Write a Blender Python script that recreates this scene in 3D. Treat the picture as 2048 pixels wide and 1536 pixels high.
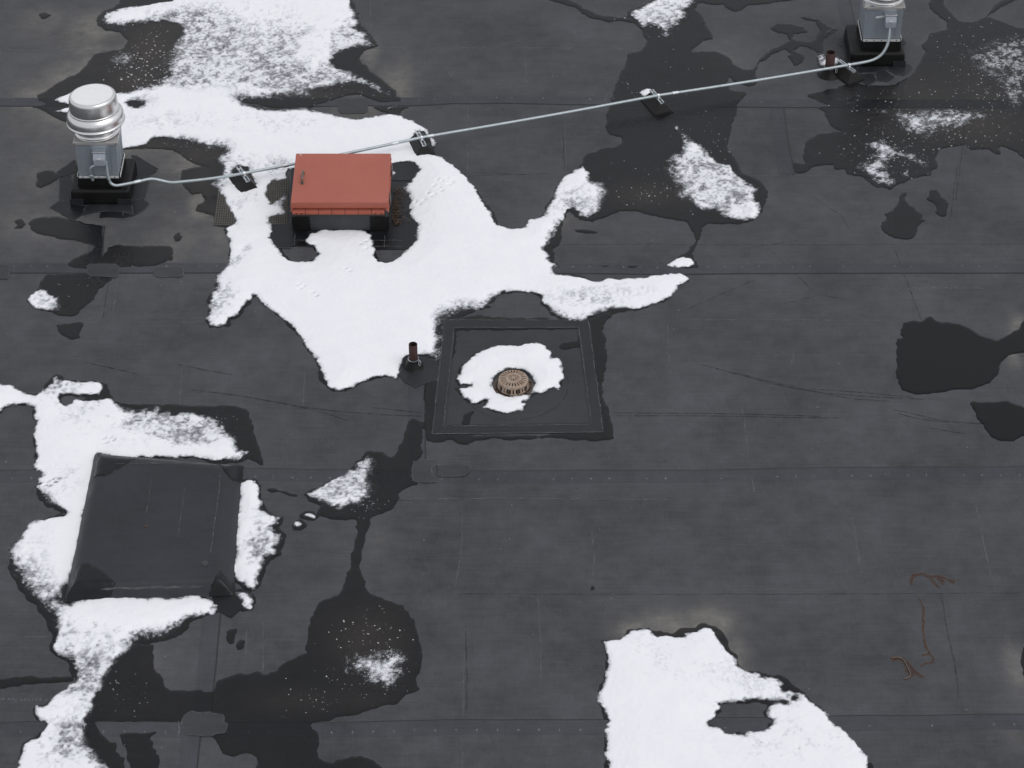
import bpy, bmesh, math, random
import numpy as np
from mathutils import Vector, Matrix, Euler

# ------------------------------------------------------------------ camera, sky, sun, exposure
scene = bpy.context.scene
for o in list(bpy.data.objects):
    bpy.data.objects.remove(o)
R = math.radians
CAM_H, CAM_PITCH = 15.9, R(38.0)
cam_data = bpy.data.cameras.new('camera')
cam_data.sensor_width = 36.0
cam_data.lens = 36.0 * 5600.0 / 2048.0
cam_data.clip_start, cam_data.clip_end = 0.5, 2000.0
cam = bpy.data.objects.new('camera', cam_data)
scene.collection.objects.link(cam)
cam.location = (0.0, -CAM_H / math.tan(CAM_PITCH), CAM_H)
cam.rotation_euler = (math.pi / 2 - CAM_PITCH, 0.0, 0.0)
scene.camera = cam

SUN_EL, SUN_AZ = R(60.0), R(120.0)          # azimuth clockwise from +Y
world = bpy.data.worlds.new('World')
scene.world = world
world.use_nodes = True
wn = world.node_tree
wn.nodes.clear()
sky = wn.nodes.new('ShaderNodeTexSky')
sky.sky_type = 'NISHITA'
sky.sun_disc = False
sky.sun_elevation = SUN_EL
sky.sun_rotation = SUN_AZ
sky.air_density, sky.dust_density, sky.ozone_density = 1.0, 6.0, 1.0
hsv = wn.nodes.new('ShaderNodeHueSaturation')        # cloud cover: almost no colour left in the sky
hsv.inputs['Saturation'].default_value = 0.16
bg = wn.nodes.new('ShaderNodeBackground')
bg.inputs['Strength'].default_value = 0.13
wo = wn.nodes.new('ShaderNodeOutputWorld')
wn.links.new(sky.outputs[0], hsv.inputs['Color'])
cloud = wn.nodes.new('ShaderNodeMix')                # even stratus layer drawn over the clear sky
cloud.data_type = 'RGBA'
cloud.inputs[0].default_value = 0.72
cloud.inputs[7].default_value = (5.65, 5.80, 6.22, 1.0)
wn.links.new(hsv.outputs[0], cloud.inputs[6])
wn.links.new(cloud.outputs[2], bg.inputs['Color'])
wn.links.new(bg.outputs[0], wo.inputs[0])

sun_data = bpy.data.lights.new('sun', 'SUN')
sun_data.energy = 0.5
sun_data.angle = R(40.0)
sun_data.color = (1.0, 0.97, 0.94)
sun = bpy.data.objects.new('sun', sun_data)
scene.collection.objects.link(sun)
sun.rotation_euler = (math.pi / 2 - SUN_EL, 0.0, math.pi - SUN_AZ)

scene.view_settings.view_transform = 'Standard'
scene.view_settings.look = 'None'
scene.view_settings.gamma = 1.0
scene.view_settings.use_curve_mapping = False
scene.view_settings.exposure = 0.0

# ------------------------------------------------------------------ measured outlines on the roof, in metres
SNOW_SHAPES = {
 'big': dict(cov=9, outline=[(-3.812,7.423),(-3.793,6.94),(-4.072,6.865),(-4.367,6.772),(-4.51,6.697),(-4.545,6.586),(-4.511,6.457),(-4.418,6.384),(-4.251,6.402),(-4.049,6.457),(-3.864,6.494),(-3.687,6.421),(-3.632,6.238),(-3.69,6.058),(-3.778,5.808),(-3.813,5.596),(-3.755,5.387),(-3.866,5.214),(-4.005,5.145),(-4.103,5.043),(-4.191,5.016),(-4.423,4.975),(-4.683,5.026),(-4.862,4.866),(-4.765,4.812),(-4.691,4.799),(-4.65,4.755),(-4.808,4.655),(-4.669,4.621),(-4.519,4.571),(-4.475,4.505),(-4.337,4.242),(-4.165,3.983),(-4.018,3.934),(-3.897,3.957),(-3.797,4.015),(-3.703,4.138),(-3.542,4.128),(-3.358,4.047),(-3.169,3.918),(-3.011,3.918),(-3.072,3.729),(-3.016,3.683),(-2.966,3.627),(-2.988,3.526),(-3.006,3.398),(-3.063,3.271),(-2.995,3.207),(-2.963,3.099),(-2.906,3.023),(-2.893,2.921),(-2.826,2.81),(-2.781,2.709),(-2.754,2.612),(-2.775,2.572),(-2.832,2.534),(-2.858,2.491),(-2.825,2.447),(-2.826,2.395),(-2.787,2.322),(-2.773,2.147),(-2.772,2.139),(-2.768,1.879),(-2.862,1.708),(-2.871,1.511),(-2.906,1.344),(-2.906,1.15),(-2.907,0.973),(-2.858,0.878),(-2.776,0.865),(-2.699,0.905),(-2.691,1.014),(-2.598,1.068),(-2.573,1.178),(-2.488,1.344),(-2.474,1.385),(-2.4,1.261),(-2.293,1.137),(-2.187,1.014),(-2.099,0.905),(-2.026,0.771),(-1.954,0.637),(-1.914,0.505),(-1.827,0.373),(-1.771,0.217),(-1.739,0.062),(-1.693,-0.066),(-1.627,-0.112),(-1.533,-0.117),(-1.534,-0.104),(-1.443,-0.041),(-1.351,0.036),(-1.259,0.088),(-1.165,0.113),(-1.068,0.049),(-1.047,0.139),(-1.042,0.217),(-1.014,0.347),(-0.968,0.412),(-0.921,0.431),(-0.825,0.42),(-0.744,0.373),(-0.695,0.334),(-0.665,0.452),(-0.651,0.531),(-0.638,0.69),(-0.674,0.878),(-0.594,0.932),(-0.498,1.014),(-0.401,1.096),(-0.288,1.15),(-0.207,1.205),(-0.158,1.316),(-0.093,1.413),(0.055,1.427),(0.187,1.427),(0.285,1.357),(0.3,1.233),(0.364,1.096),(0.461,1.014),(0.557,0.959),(0.687,0.959),(0.77,1.014),(0.868,1.068),(0.968,1.15),(1.066,1.15),(1.18,1.137),(1.297,1.205),(1.414,1.261),(1.498,1.316),(1.552,1.427),(1.607,1.539),(1.693,1.609),(1.72,1.666),(1.649,1.736),(1.55,1.736),(1.449,1.708),(1.315,1.68),(1.181,1.651),(1.049,1.637),(0.933,1.651),(0.832,1.595),(0.75,1.623),(0.669,1.68),(0.57,1.708),(0.454,1.722),(0.404,1.736),(0.423,1.879),(0.39,1.936),(0.358,2.081),(0.333,2.147),(0.394,2.263),(0.437,2.381),(0.465,2.559),(0.518,2.678),(0.554,2.828),(0.623,2.844),(0.672,2.708),(0.756,2.678),(0.826,2.738),(0.914,2.828),(0.95,2.919),(0.988,3.041),(0.991,3.164),(0.943,3.287),(0.823,3.381),(0.791,3.506),(0.724,3.606),(0.635,3.537),(0.511,3.396),(0.457,3.256),(0.42,3.072),(0.367,2.919),(0.314,2.738),(0.245,2.678),(0.159,2.648),(0.125,2.499),(-0.011,2.499),(-0.113,2.544),(-0.181,2.648),(-0.216,2.798),(-0.303,2.98),(-0.357,3.164),(-0.41,3.287),(-0.455,3.381),(-0.509,3.506),(-0.625,3.663),(-0.732,3.79),(-0.84,3.87),(-0.815,3.95),(-0.773,4.047),(-0.81,4.128),(-0.864,4.177),(-0.876,4.275),(-0.94,4.357),(-1.051,4.472),(-1.124,4.538),(-1.216,4.588),(-1.288,4.598),(-1.395,4.571),(-1.537,4.538),(-1.66,4.489),(-1.752,4.538),(-1.824,4.555),(-1.88,4.605),(-2.009,4.655),(-2.159,4.755),(-2.338,4.738),(-2.588,4.705),(-2.737,4.772),(-2.779,4.839),(-2.672,4.873),(-2.345,4.856),(-2.13,4.89),(-2.08,4.975),(-1.94,5.077),(-1.834,5.111),(-1.709,5.18),(-1.598,5.145),(-1.466,5.026),(-1.355,4.975),(-1.244,4.914),(-1.266,5.009),(-1.38,5.145),(-1.494,5.266),(-1.627,5.387),(-1.743,5.509),(-1.856,5.561),(-1.916,5.666),(-1.866,5.772),(-1.759,5.879),(-1.594,5.915),(-1.474,5.95),(-1.497,6.058),(-1.589,6.257),(-1.706,6.366),(-1.689,6.402),(-1.654,6.457),(-1.715,6.568),(-1.722,6.716),(-1.782,6.79),(-1.8,6.978),(-1.799,7.423),(-1.922,8.111),(-2.241,8.702),(-2.724,8.944),(-3.233,8.702),(-3.6,8.228)], holes=[[(-2.262,3.568),(-2.304,3.482),(-2.286,3.375),(-2.438,3.343),(-2.468,3.247),(-2.486,3.131),(-2.437,2.974),(-2.41,2.921),(-2.379,2.994),(-2.339,3.099),(-2.27,3.131),(-2.257,3.078),(-2.267,2.994),(-2.273,2.89),(-2.26,2.787),(-2.269,2.745),(-2.361,2.725),(-2.423,2.683),(-2.429,2.601),(-2.386,2.571),(-2.383,2.439),(-2.392,2.317),(-2.315,2.197),(-2.261,2.078),(-2.173,1.959),(-2.079,1.916),(-1.988,1.929),(-1.934,1.979),(-1.91,2.078),(-1.944,2.167),(-2.017,2.227),(-2.035,2.338),(-2.004,2.408),(-1.924,2.439),(-1.857,2.479),(-1.74,2.469),(-1.624,2.469),(-1.52,2.489),(-1.437,2.449),(-1.394,2.378),(-1.371,2.237),(-1.347,2.078),(-1.313,1.939),(-1.232,1.916),(-1.164,1.939),(-1.098,2.018),(-1.021,2.137),(-0.957,2.297),(-0.932,2.459),(-0.947,2.581),(-1.002,2.663),(-1.04,2.766),(-1.032,2.89),(-1.023,3.015),(-1.05,3.099),(-1.111,3.184),(-1.158,3.162),(-1.183,3.205),(-1.113,3.247),(-1.044,3.311),(-0.999,3.418),(-0.955,3.546),(-1.018,3.676),(-1.127,3.694),(-1.222,3.665),(-1.294,3.655),(-1.774,3.633),(-2.18,3.611)],[(-4.059,4.806),(-4.037,4.846),(-3.993,4.86),(-3.935,4.829),(-3.938,4.772),(-3.98,4.738),(-4.027,4.755)],[(-2.848,3.499),(-2.806,3.609),(-2.712,3.591),(-2.655,3.444),(-2.602,3.271),(-2.762,3.171),(-2.821,3.352)],[(-1.023,4.143),(-0.996,4.276),(-0.912,4.257),(-0.85,4.067),(-0.81,3.907),(-0.97,3.879),(-1.004,4.001)]]),
 'tip': dict(cov=9, outline=[(1.521,1.869),(1.594,1.978),(1.67,2.02),(1.766,1.995),(1.796,1.919),(1.789,1.86),(1.724,1.827),(1.588,1.835)], holes=[]),
 'curb': dict(cov=9, outline=[(-5.196,-0.294),(-5.173,-0.143),(-5,-0.041),(-4.817,-0.002),(-4.722,-0.002),(-4.608,-0.028),(-4.519,-0.104),(-4.449,-0.155),(-4.359,-0.181),(-4.304,-0.066),(-4.256,0.049),(-4.215,0.1),(-4.145,0.049),(-4.018,0.041),(-3.876,0.036),(-3.775,-0.015),(-3.75,-0.092),(-3.773,-0.168),(-3.689,-0.218),(-3.601,-0.307),(-3.519,-0.344),(-3.391,-0.369),(-3.269,-0.344),(-3.173,-0.369),(-3.045,-0.407),(-2.936,-0.407),(-2.796,-0.407),(-2.651,-0.469),(-2.549,-0.568),(-2.509,-0.692),(-2.469,-0.814),(-2.427,-0.959),(-2.355,-0.995),(-2.416,-1.103),(-2.445,-1.115),(-2.658,-1.115),(-2.767,-1.091),(-2.891,-1.067),(-3.042,-1.084),(-3.196,-1.067),(-3.347,-1.084),(-3.53,-1.079),(-3.656,-1.043),(-3.704,-1.031),(-3.694,-1.246),(-3.685,-1.388),(-3.685,-1.574),(-3.696,-1.736),(-3.714,-1.77),(-3.713,-1.907),(-3.708,-2.133),(-3.707,-2.377),(-3.722,-2.617),(-3.744,-2.79),(-3.762,-2.928),(-3.734,-2.981),(-3.677,-2.981),(-3.582,-2.939),(-3.412,-2.918),(-3.225,-2.918),(-3.009,-2.928),(-2.821,-2.939),(-2.696,-2.896),(-2.593,-2.918),(-2.517,-2.971),(-2.461,-3.045),(-2.475,-3.129),(-2.558,-3.16),(-2.656,-3.181),(-2.724,-3.212),(-2.745,-3.295),(-2.808,-3.378),(-2.874,-3.419),(-2.956,-3.45),(-3.066,-3.481),(-3.153,-3.582),(-3.21,-3.704),(-3.252,-3.824),(-3.306,-3.963),(-3.311,-4.042),(-3.357,-4.121),(-3.341,-4.257),(-3.393,-4.392),(-3.352,-4.507),(-3.283,-4.64),(-3.227,-4.771),(-3.159,-4.894),(-3.128,-5.049),(-3.168,-5.285),(-3.307,-5.446),(-3.499,-5.481),(-3.724,-5.375),(-3.855,-5.194),(-3.902,-5.049),(-3.883,-4.894),(-3.854,-4.715),(-3.851,-4.64),(-3.753,-4.564),(-3.745,-4.469),(-3.716,-4.43),(-3.778,-4.373),(-3.835,-4.257),(-3.821,-4.209),(-3.758,-4.218),(-3.738,-4.16),(-3.656,-4.042),(-3.56,-3.924),(-3.57,-3.844),(-3.606,-3.724),(-3.632,-3.684),(-3.724,-3.623),(-3.774,-3.562),(-3.773,-3.46),(-3.774,-3.337),(-3.816,-3.233),(-3.858,-3.129),(-3.943,-3.024),(-4.009,-2.96),(-4.092,-2.875),(-4.162,-2.79),(-4.244,-2.617),(-4.294,-2.465),(-4.322,-2.322),(-4.26,-2.189),(-4.215,-2.088),(-4.186,-1.975),(-4.12,-1.919),(-4.004,-1.896),(-3.873,-1.873),(-3.85,-1.821),(-3.954,-1.759),(-4.05,-1.713),(-4.132,-1.597),(-4.185,-1.481),(-4.175,-1.388),(-4.158,-1.293),(-4.234,-1.234),(-4.253,-1.031),(-4.287,-0.838),(-4.314,-0.692),(-4.311,-0.544),(-4.341,-0.494),(-4.376,-0.344),(-4.444,-0.307),(-4.569,-0.307),(-4.638,-0.369),(-4.662,-0.419),(-4.752,-0.444),(-4.966,-0.469)], holes=[[(-4.148,-0.244),(-4.134,-0.168),(-4.04,-0.163),(-3.883,-0.168),(-3.692,-0.188),(-3.81,-0.256),(-4.015,-0.244),(-4.022,-0.307),(-4.083,-0.324)]]),
 'strip': dict(cov=9, outline=[(-2.398,-1.434),(-2.349,-1.388),(-2.289,-1.376),(-2.223,-1.458),(-2.204,-1.621),(-2.173,-1.736),(-2.171,-1.77),(-2.107,-1.839),(-2.014,-1.896),(-2.023,-1.975),(-2.065,-2.02),(-2.031,-2.077),(-1.969,-2.121),(-1.991,-2.244),(-2.017,-2.289),(-1.998,-2.366),(-2.096,-2.421),(-2.118,-2.53),(-2.126,-2.617),(-2.132,-2.747),(-2.169,-2.822),(-2.242,-2.811),(-2.276,-2.747),(-2.353,-2.682),(-2.369,-2.574),(-2.371,-2.355),(-2.387,-2.065),(-2.393,-1.793),(-2.393,-1.69),(-2.4,-1.505)], holes=[]),
 'stripend': dict(cov=9, outline=[(-2.34,-2.854),(-2.256,-2.815),(-2.194,-2.875),(-2.174,-2.96),(-2.174,-3.055),(-2.237,-3.066),(-2.272,-2.981),(-2.32,-2.928)], holes=[]),
 'mid': dict(cov=9, outline=[(-1.818,-1.569),(-1.755,-1.508),(-1.649,-1.433),(-1.565,-1.364),(-1.479,-1.302),(-1.416,-1.219),(-1.376,-1.128),(-1.308,-1.044),(-1.236,-1.065),(-1.219,-1.156),(-1.215,-1.267),(-1.169,-1.412),(-1.144,-1.501),(-1.184,-1.61),(-1.264,-1.691),(-1.345,-1.745),(-1.412,-1.812),(-1.498,-1.832),(-1.565,-1.785),(-1.634,-1.731),(-1.702,-1.684),(-1.771,-1.623)], holes=[]),
 'crumb': dict(cov=9, outline=[(-1.893,-1.991),(-1.865,-1.951),(-1.826,-1.958),(-1.811,-1.991),(-1.835,-2.024),(-1.877,-2.031)], holes=[]),
 'crumb2': dict(cov=9, outline=[(-1.81,-1.858),(-1.777,-1.825),(-1.733,-1.838),(-1.699,-1.892),(-1.723,-1.925),(-1.768,-1.898)], holes=[]),
 'drain': dict(cov=9, outline=[(-0.502,0.077),(-0.475,0.206),(-0.442,0.299),(-0.364,0.43),(-0.274,0.505),(-0.16,0.571),(-0.045,0.581),(0.115,0.6),(0.23,0.615),(0.31,0.59),(0.355,0.524),(0.366,0.449),(0.36,0.392),(0.445,0.392),(0.461,0.318),(0.488,0.188),(0.474,0.059),(0.45,-0.051),(0.438,-0.115),(0.383,-0.069),(0.326,-0.106),(0.27,-0.151),(0.202,-0.142),(0.157,-0.232),(0.09,-0.286),(0.123,-0.304),(0.09,-0.403),(0.034,-0.403),(-0.044,-0.447),(-0.11,-0.439),(-0.177,-0.412),(-0.267,-0.358),(-0.223,-0.286),(-0.217,-0.241),(-0.268,-0.251),(-0.312,-0.295),(-0.356,-0.295),(-0.424,-0.223),(-0.47,-0.142),(-0.493,-0.088),(-0.449,-0.069),(-0.382,-0.051),(-0.371,-0.015),(-0.427,-0.011),(-0.483,-0.018)], holes=[[(-0.182,0.004),(-0.169,0.095),(-0.124,0.169),(-0.056,0.21),(0.012,0.215),(0.08,0.202),(0.148,0.16),(0.19,0.086),(0.203,0.004),(0.189,-0.079),(0.146,-0.151),(0.079,-0.193),(0.012,-0.2),(-0.061,-0.187),(-0.123,-0.142),(-0.168,-0.079)]]),
 'right': dict(cov=9, outline=[(0.745,-3.45),(0.837,-3.45),(0.923,-3.409),(0.968,-3.337),(1.053,-3.316),(1.124,-3.316),(1.165,-3.368),(1.235,-3.388),(1.319,-3.399),(1.418,-3.399),(1.41,-3.388),(1.426,-3.357),(1.54,-3.347),(1.593,-3.285),(1.628,-3.285),(1.682,-3.337),(1.718,-3.44),(1.767,-3.562),(1.82,-3.623),(1.84,-3.744),(1.906,-3.804),(2.002,-3.824),(2.068,-3.874),(2.152,-3.874),(2.203,-3.924),(2.22,-3.983),(2.276,-4.062),(2.332,-4.052),(2.381,-4.121),(2.443,-4.199),(2.519,-4.276),(2.54,-4.354),(2.562,-4.411),(2.636,-4.488),(2.695,-4.583),(2.74,-4.677),(2.797,-4.79),(2.809,-4.864),(2.741,-5.085),(2.57,-5.339),(2.319,-5.499),(1.974,-5.552),(1.636,-5.517),(1.352,-5.428),(0.994,-5.357),(0.826,-5.231),(0.765,-5.049),(0.744,-4.827),(0.736,-4.64),(0.732,-4.507),(0.776,-4.392),(0.731,-4.296),(0.7,-4.16),(0.703,-4.042),(0.748,-3.884),(0.779,-3.764),(0.776,-3.623)], holes=[[(1.647,-4.179),(1.772,-4.16),(1.966,-4.15),(2.061,-4.17),(2.198,-4.17),(2.073,-4.189),(2.054,-4.257),(2.017,-4.296),(2.041,-4.344),(2.101,-4.363),(2.041,-4.45),(1.968,-4.507),(1.873,-4.507),(1.85,-4.545),(1.779,-4.497),(1.749,-4.535),(1.695,-4.526),(1.658,-4.469),(1.565,-4.43),(1.568,-4.373),(1.618,-4.334),(1.628,-4.286),(1.666,-4.218)],[(2.259,-4.097),(2.275,-4.072),(2.309,-4.078),(2.299,-4.121),(2.27,-4.131)],[(2.198,-3.993),(2.233,-3.983),(2.235,-4.023),(2.209,-4.032)]]),
 'wedge': dict(cov=9, outline=[(1.677,4.373),(1.756,4.357),(1.746,4.34),(1.813,4.258),(1.912,4.112),(2.01,3.95),(2.071,3.79),(2.134,3.663),(2.239,3.647),(2.258,3.537),(2.344,3.381),(2.425,3.287),(2.522,3.195),(2.477,3.041),(2.511,2.919),(2.492,2.768),(2.434,2.663),(2.294,2.618),(2.177,2.648),(2.111,2.678),(2.015,2.798),(1.88,2.828),(1.75,2.98),(1.585,3.133),(1.65,3.195),(1.554,3.381),(1.536,3.569),(1.569,3.727),(1.69,3.886),(1.739,3.983),(1.748,4.112),(1.716,4.258)], holes=[]),
 'topright': dict(cov=9, outline=[(1.842,7.396),(1.699,7.205),(1.613,6.978),(1.533,6.903),(1.454,6.809),(1.338,6.753),(1.295,6.623),(1.367,6.494),(1.436,6.329),(1.515,6.421),(1.587,6.348),(1.637,6.184),(1.71,6.148),(1.789,6.238),(1.871,6.384),(1.967,6.494),(1.78,6.275),(1.904,6.494),(1.977,6.642),(1.935,6.753),(2.017,6.865),(2.06,6.959),(2.163,7.091),(2.154,7.281),(2.007,7.435)], holes=[]),
 'sparse_a': dict(cov=0.72, outline=[(3.669,4.655),(3.962,4.705),(4.232,4.705),(4.597,4.738),(4.953,4.705),(5.021,4.538),(4.762,4.34),(4.534,4.226),(4.309,4.128),(4.118,4.161),(4.03,4.34),(3.962,4.538)], holes=[]),
 'sparse_b': dict(cov=0.88, outline=[(3.544,4.112),(3.685,4.096),(3.831,4.138),(3.979,4.031),(4.052,3.886),(4.207,3.854),(4.276,3.695),(4.293,3.537),(4.176,3.584),(4.067,3.711),(3.966,3.743),(3.887,3.663),(3.83,3.537),(3.909,3.381),(3.909,3.303),(3.823,3.195),(3.722,3.256),(3.631,3.381),(3.524,3.537),(3.494,3.679),(3.648,3.727),(3.699,3.886)], holes=[]),
 'sparse_dot': dict(cov=0.9, outline=[(3.921,3.49),(3.99,3.569),(4.067,3.553),(4.083,3.459),(4.031,3.381),(3.945,3.396)], holes=[]),
 'sparse_c': dict(cov=0.52, outline=[(4.909,5.915),(5.24,6.166),(5.627,6.275),(5.832,6.238),(5.975,5.95),(5.948,5.422),(5.77,4.975),(5.53,4.705),(5.304,4.638),(5.188,4.705),(5.093,4.941),(5.08,5.248),(4.965,5.491),(4.886,5.737)], holes=[]),
 'sparse_d': dict(cov=0.45, outline=[(3.443,4.941),(3.593,4.992),(3.731,4.924),(3.725,4.772),(3.636,4.688),(3.514,4.738)], holes=[]),
 'behindpipe': dict(cov=9, outline=[(3.3,5.755),(3.341,5.861),(3.374,5.815),(3.415,5.755),(3.536,5.755),(3.576,5.695),(3.529,5.579),(3.461,5.544),(3.332,5.544),(3.297,5.614)], holes=[]),
 'leftsmall': dict(cov=9, outline=[(-4.645,1.302),(-4.598,1.421),(-4.54,1.477),(-4.48,1.46),(-4.43,1.394),(-4.347,1.385),(-4.269,1.288),(-4.276,1.15),(-4.343,1.096),(-4.394,1.112),(-4.48,1.145),(-4.566,1.183)], holes=[]),
 'puddle_slush': dict(cov=0.76, outline=[(-1.389,-3.784),(-1.368,-3.643),(-1.303,-3.542),(-1.204,-3.552),(-1.091,-3.562),(-1.009,-3.501),(-0.924,-3.521),(-0.823,-3.582),(-0.806,-3.704),(-0.857,-3.864),(-0.908,-4.003),(-0.976,-4.062),(-1.086,-4.062),(-1.171,-4.003),(-1.246,-3.884),(-1.344,-3.864)], holes=[]),
 'tl_blob': dict(cov=0.7, outline=[(-4.37,5.631),(-4.335,5.808),(-4.231,5.879),(-4.102,5.886),(-4.023,5.843),(-4.027,5.702),(-4.104,5.561),(-4.223,5.474),(-4.319,5.509)], holes=[]),
 'block_snow': dict(cov=9, outline=[(1.364,5.024),(1.389,5.092),(1.48,5.108),(1.527,5.01),(1.525,4.942),(1.466,4.935),(1.394,4.949)], holes=[]),
 'block_snow2': dict(cov=0.5, outline=[(1.617,4.888),(1.669,4.922),(1.733,4.908),(1.738,4.847),(1.7,4.807),(1.712,4.753),(1.675,4.74),(1.656,4.807)], holes=[]),
 'slit_snow': dict(cov=9, outline=[(-1.332,4.725),(-1.293,4.759),(-1.221,4.759),(-1.184,4.732),(-1.219,4.695),(-1.291,4.695)], holes=[]),
 'streak': dict(cov=0.75, outline=[(3.409,6.22),(3.455,6.311),(3.535,6.366),(3.57,6.34),(3.516,6.257),(3.433,6.173)], holes=[]),
 'hatch_bit': dict(cov=9, outline=[(-1.247,3.503),(-1.206,3.536),(-1.183,3.482),(-1.202,3.422),(-1.238,3.428)], holes=[]),
 'slush_b': dict(cov=0.6, outline=[(-1.869,-4.325),(-1.829,-4.305),(-1.774,-4.315),(-1.751,-4.354),(-1.797,-4.377),(-1.846,-4.369)], holes=[]),
 'wet_specks': dict(cov=0.35, outline=[(1.196,3.072),(1.301,3.133),(1.403,3.072),(1.451,2.98),(1.362,2.919),(1.227,2.98)], holes=[]),
}
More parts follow.
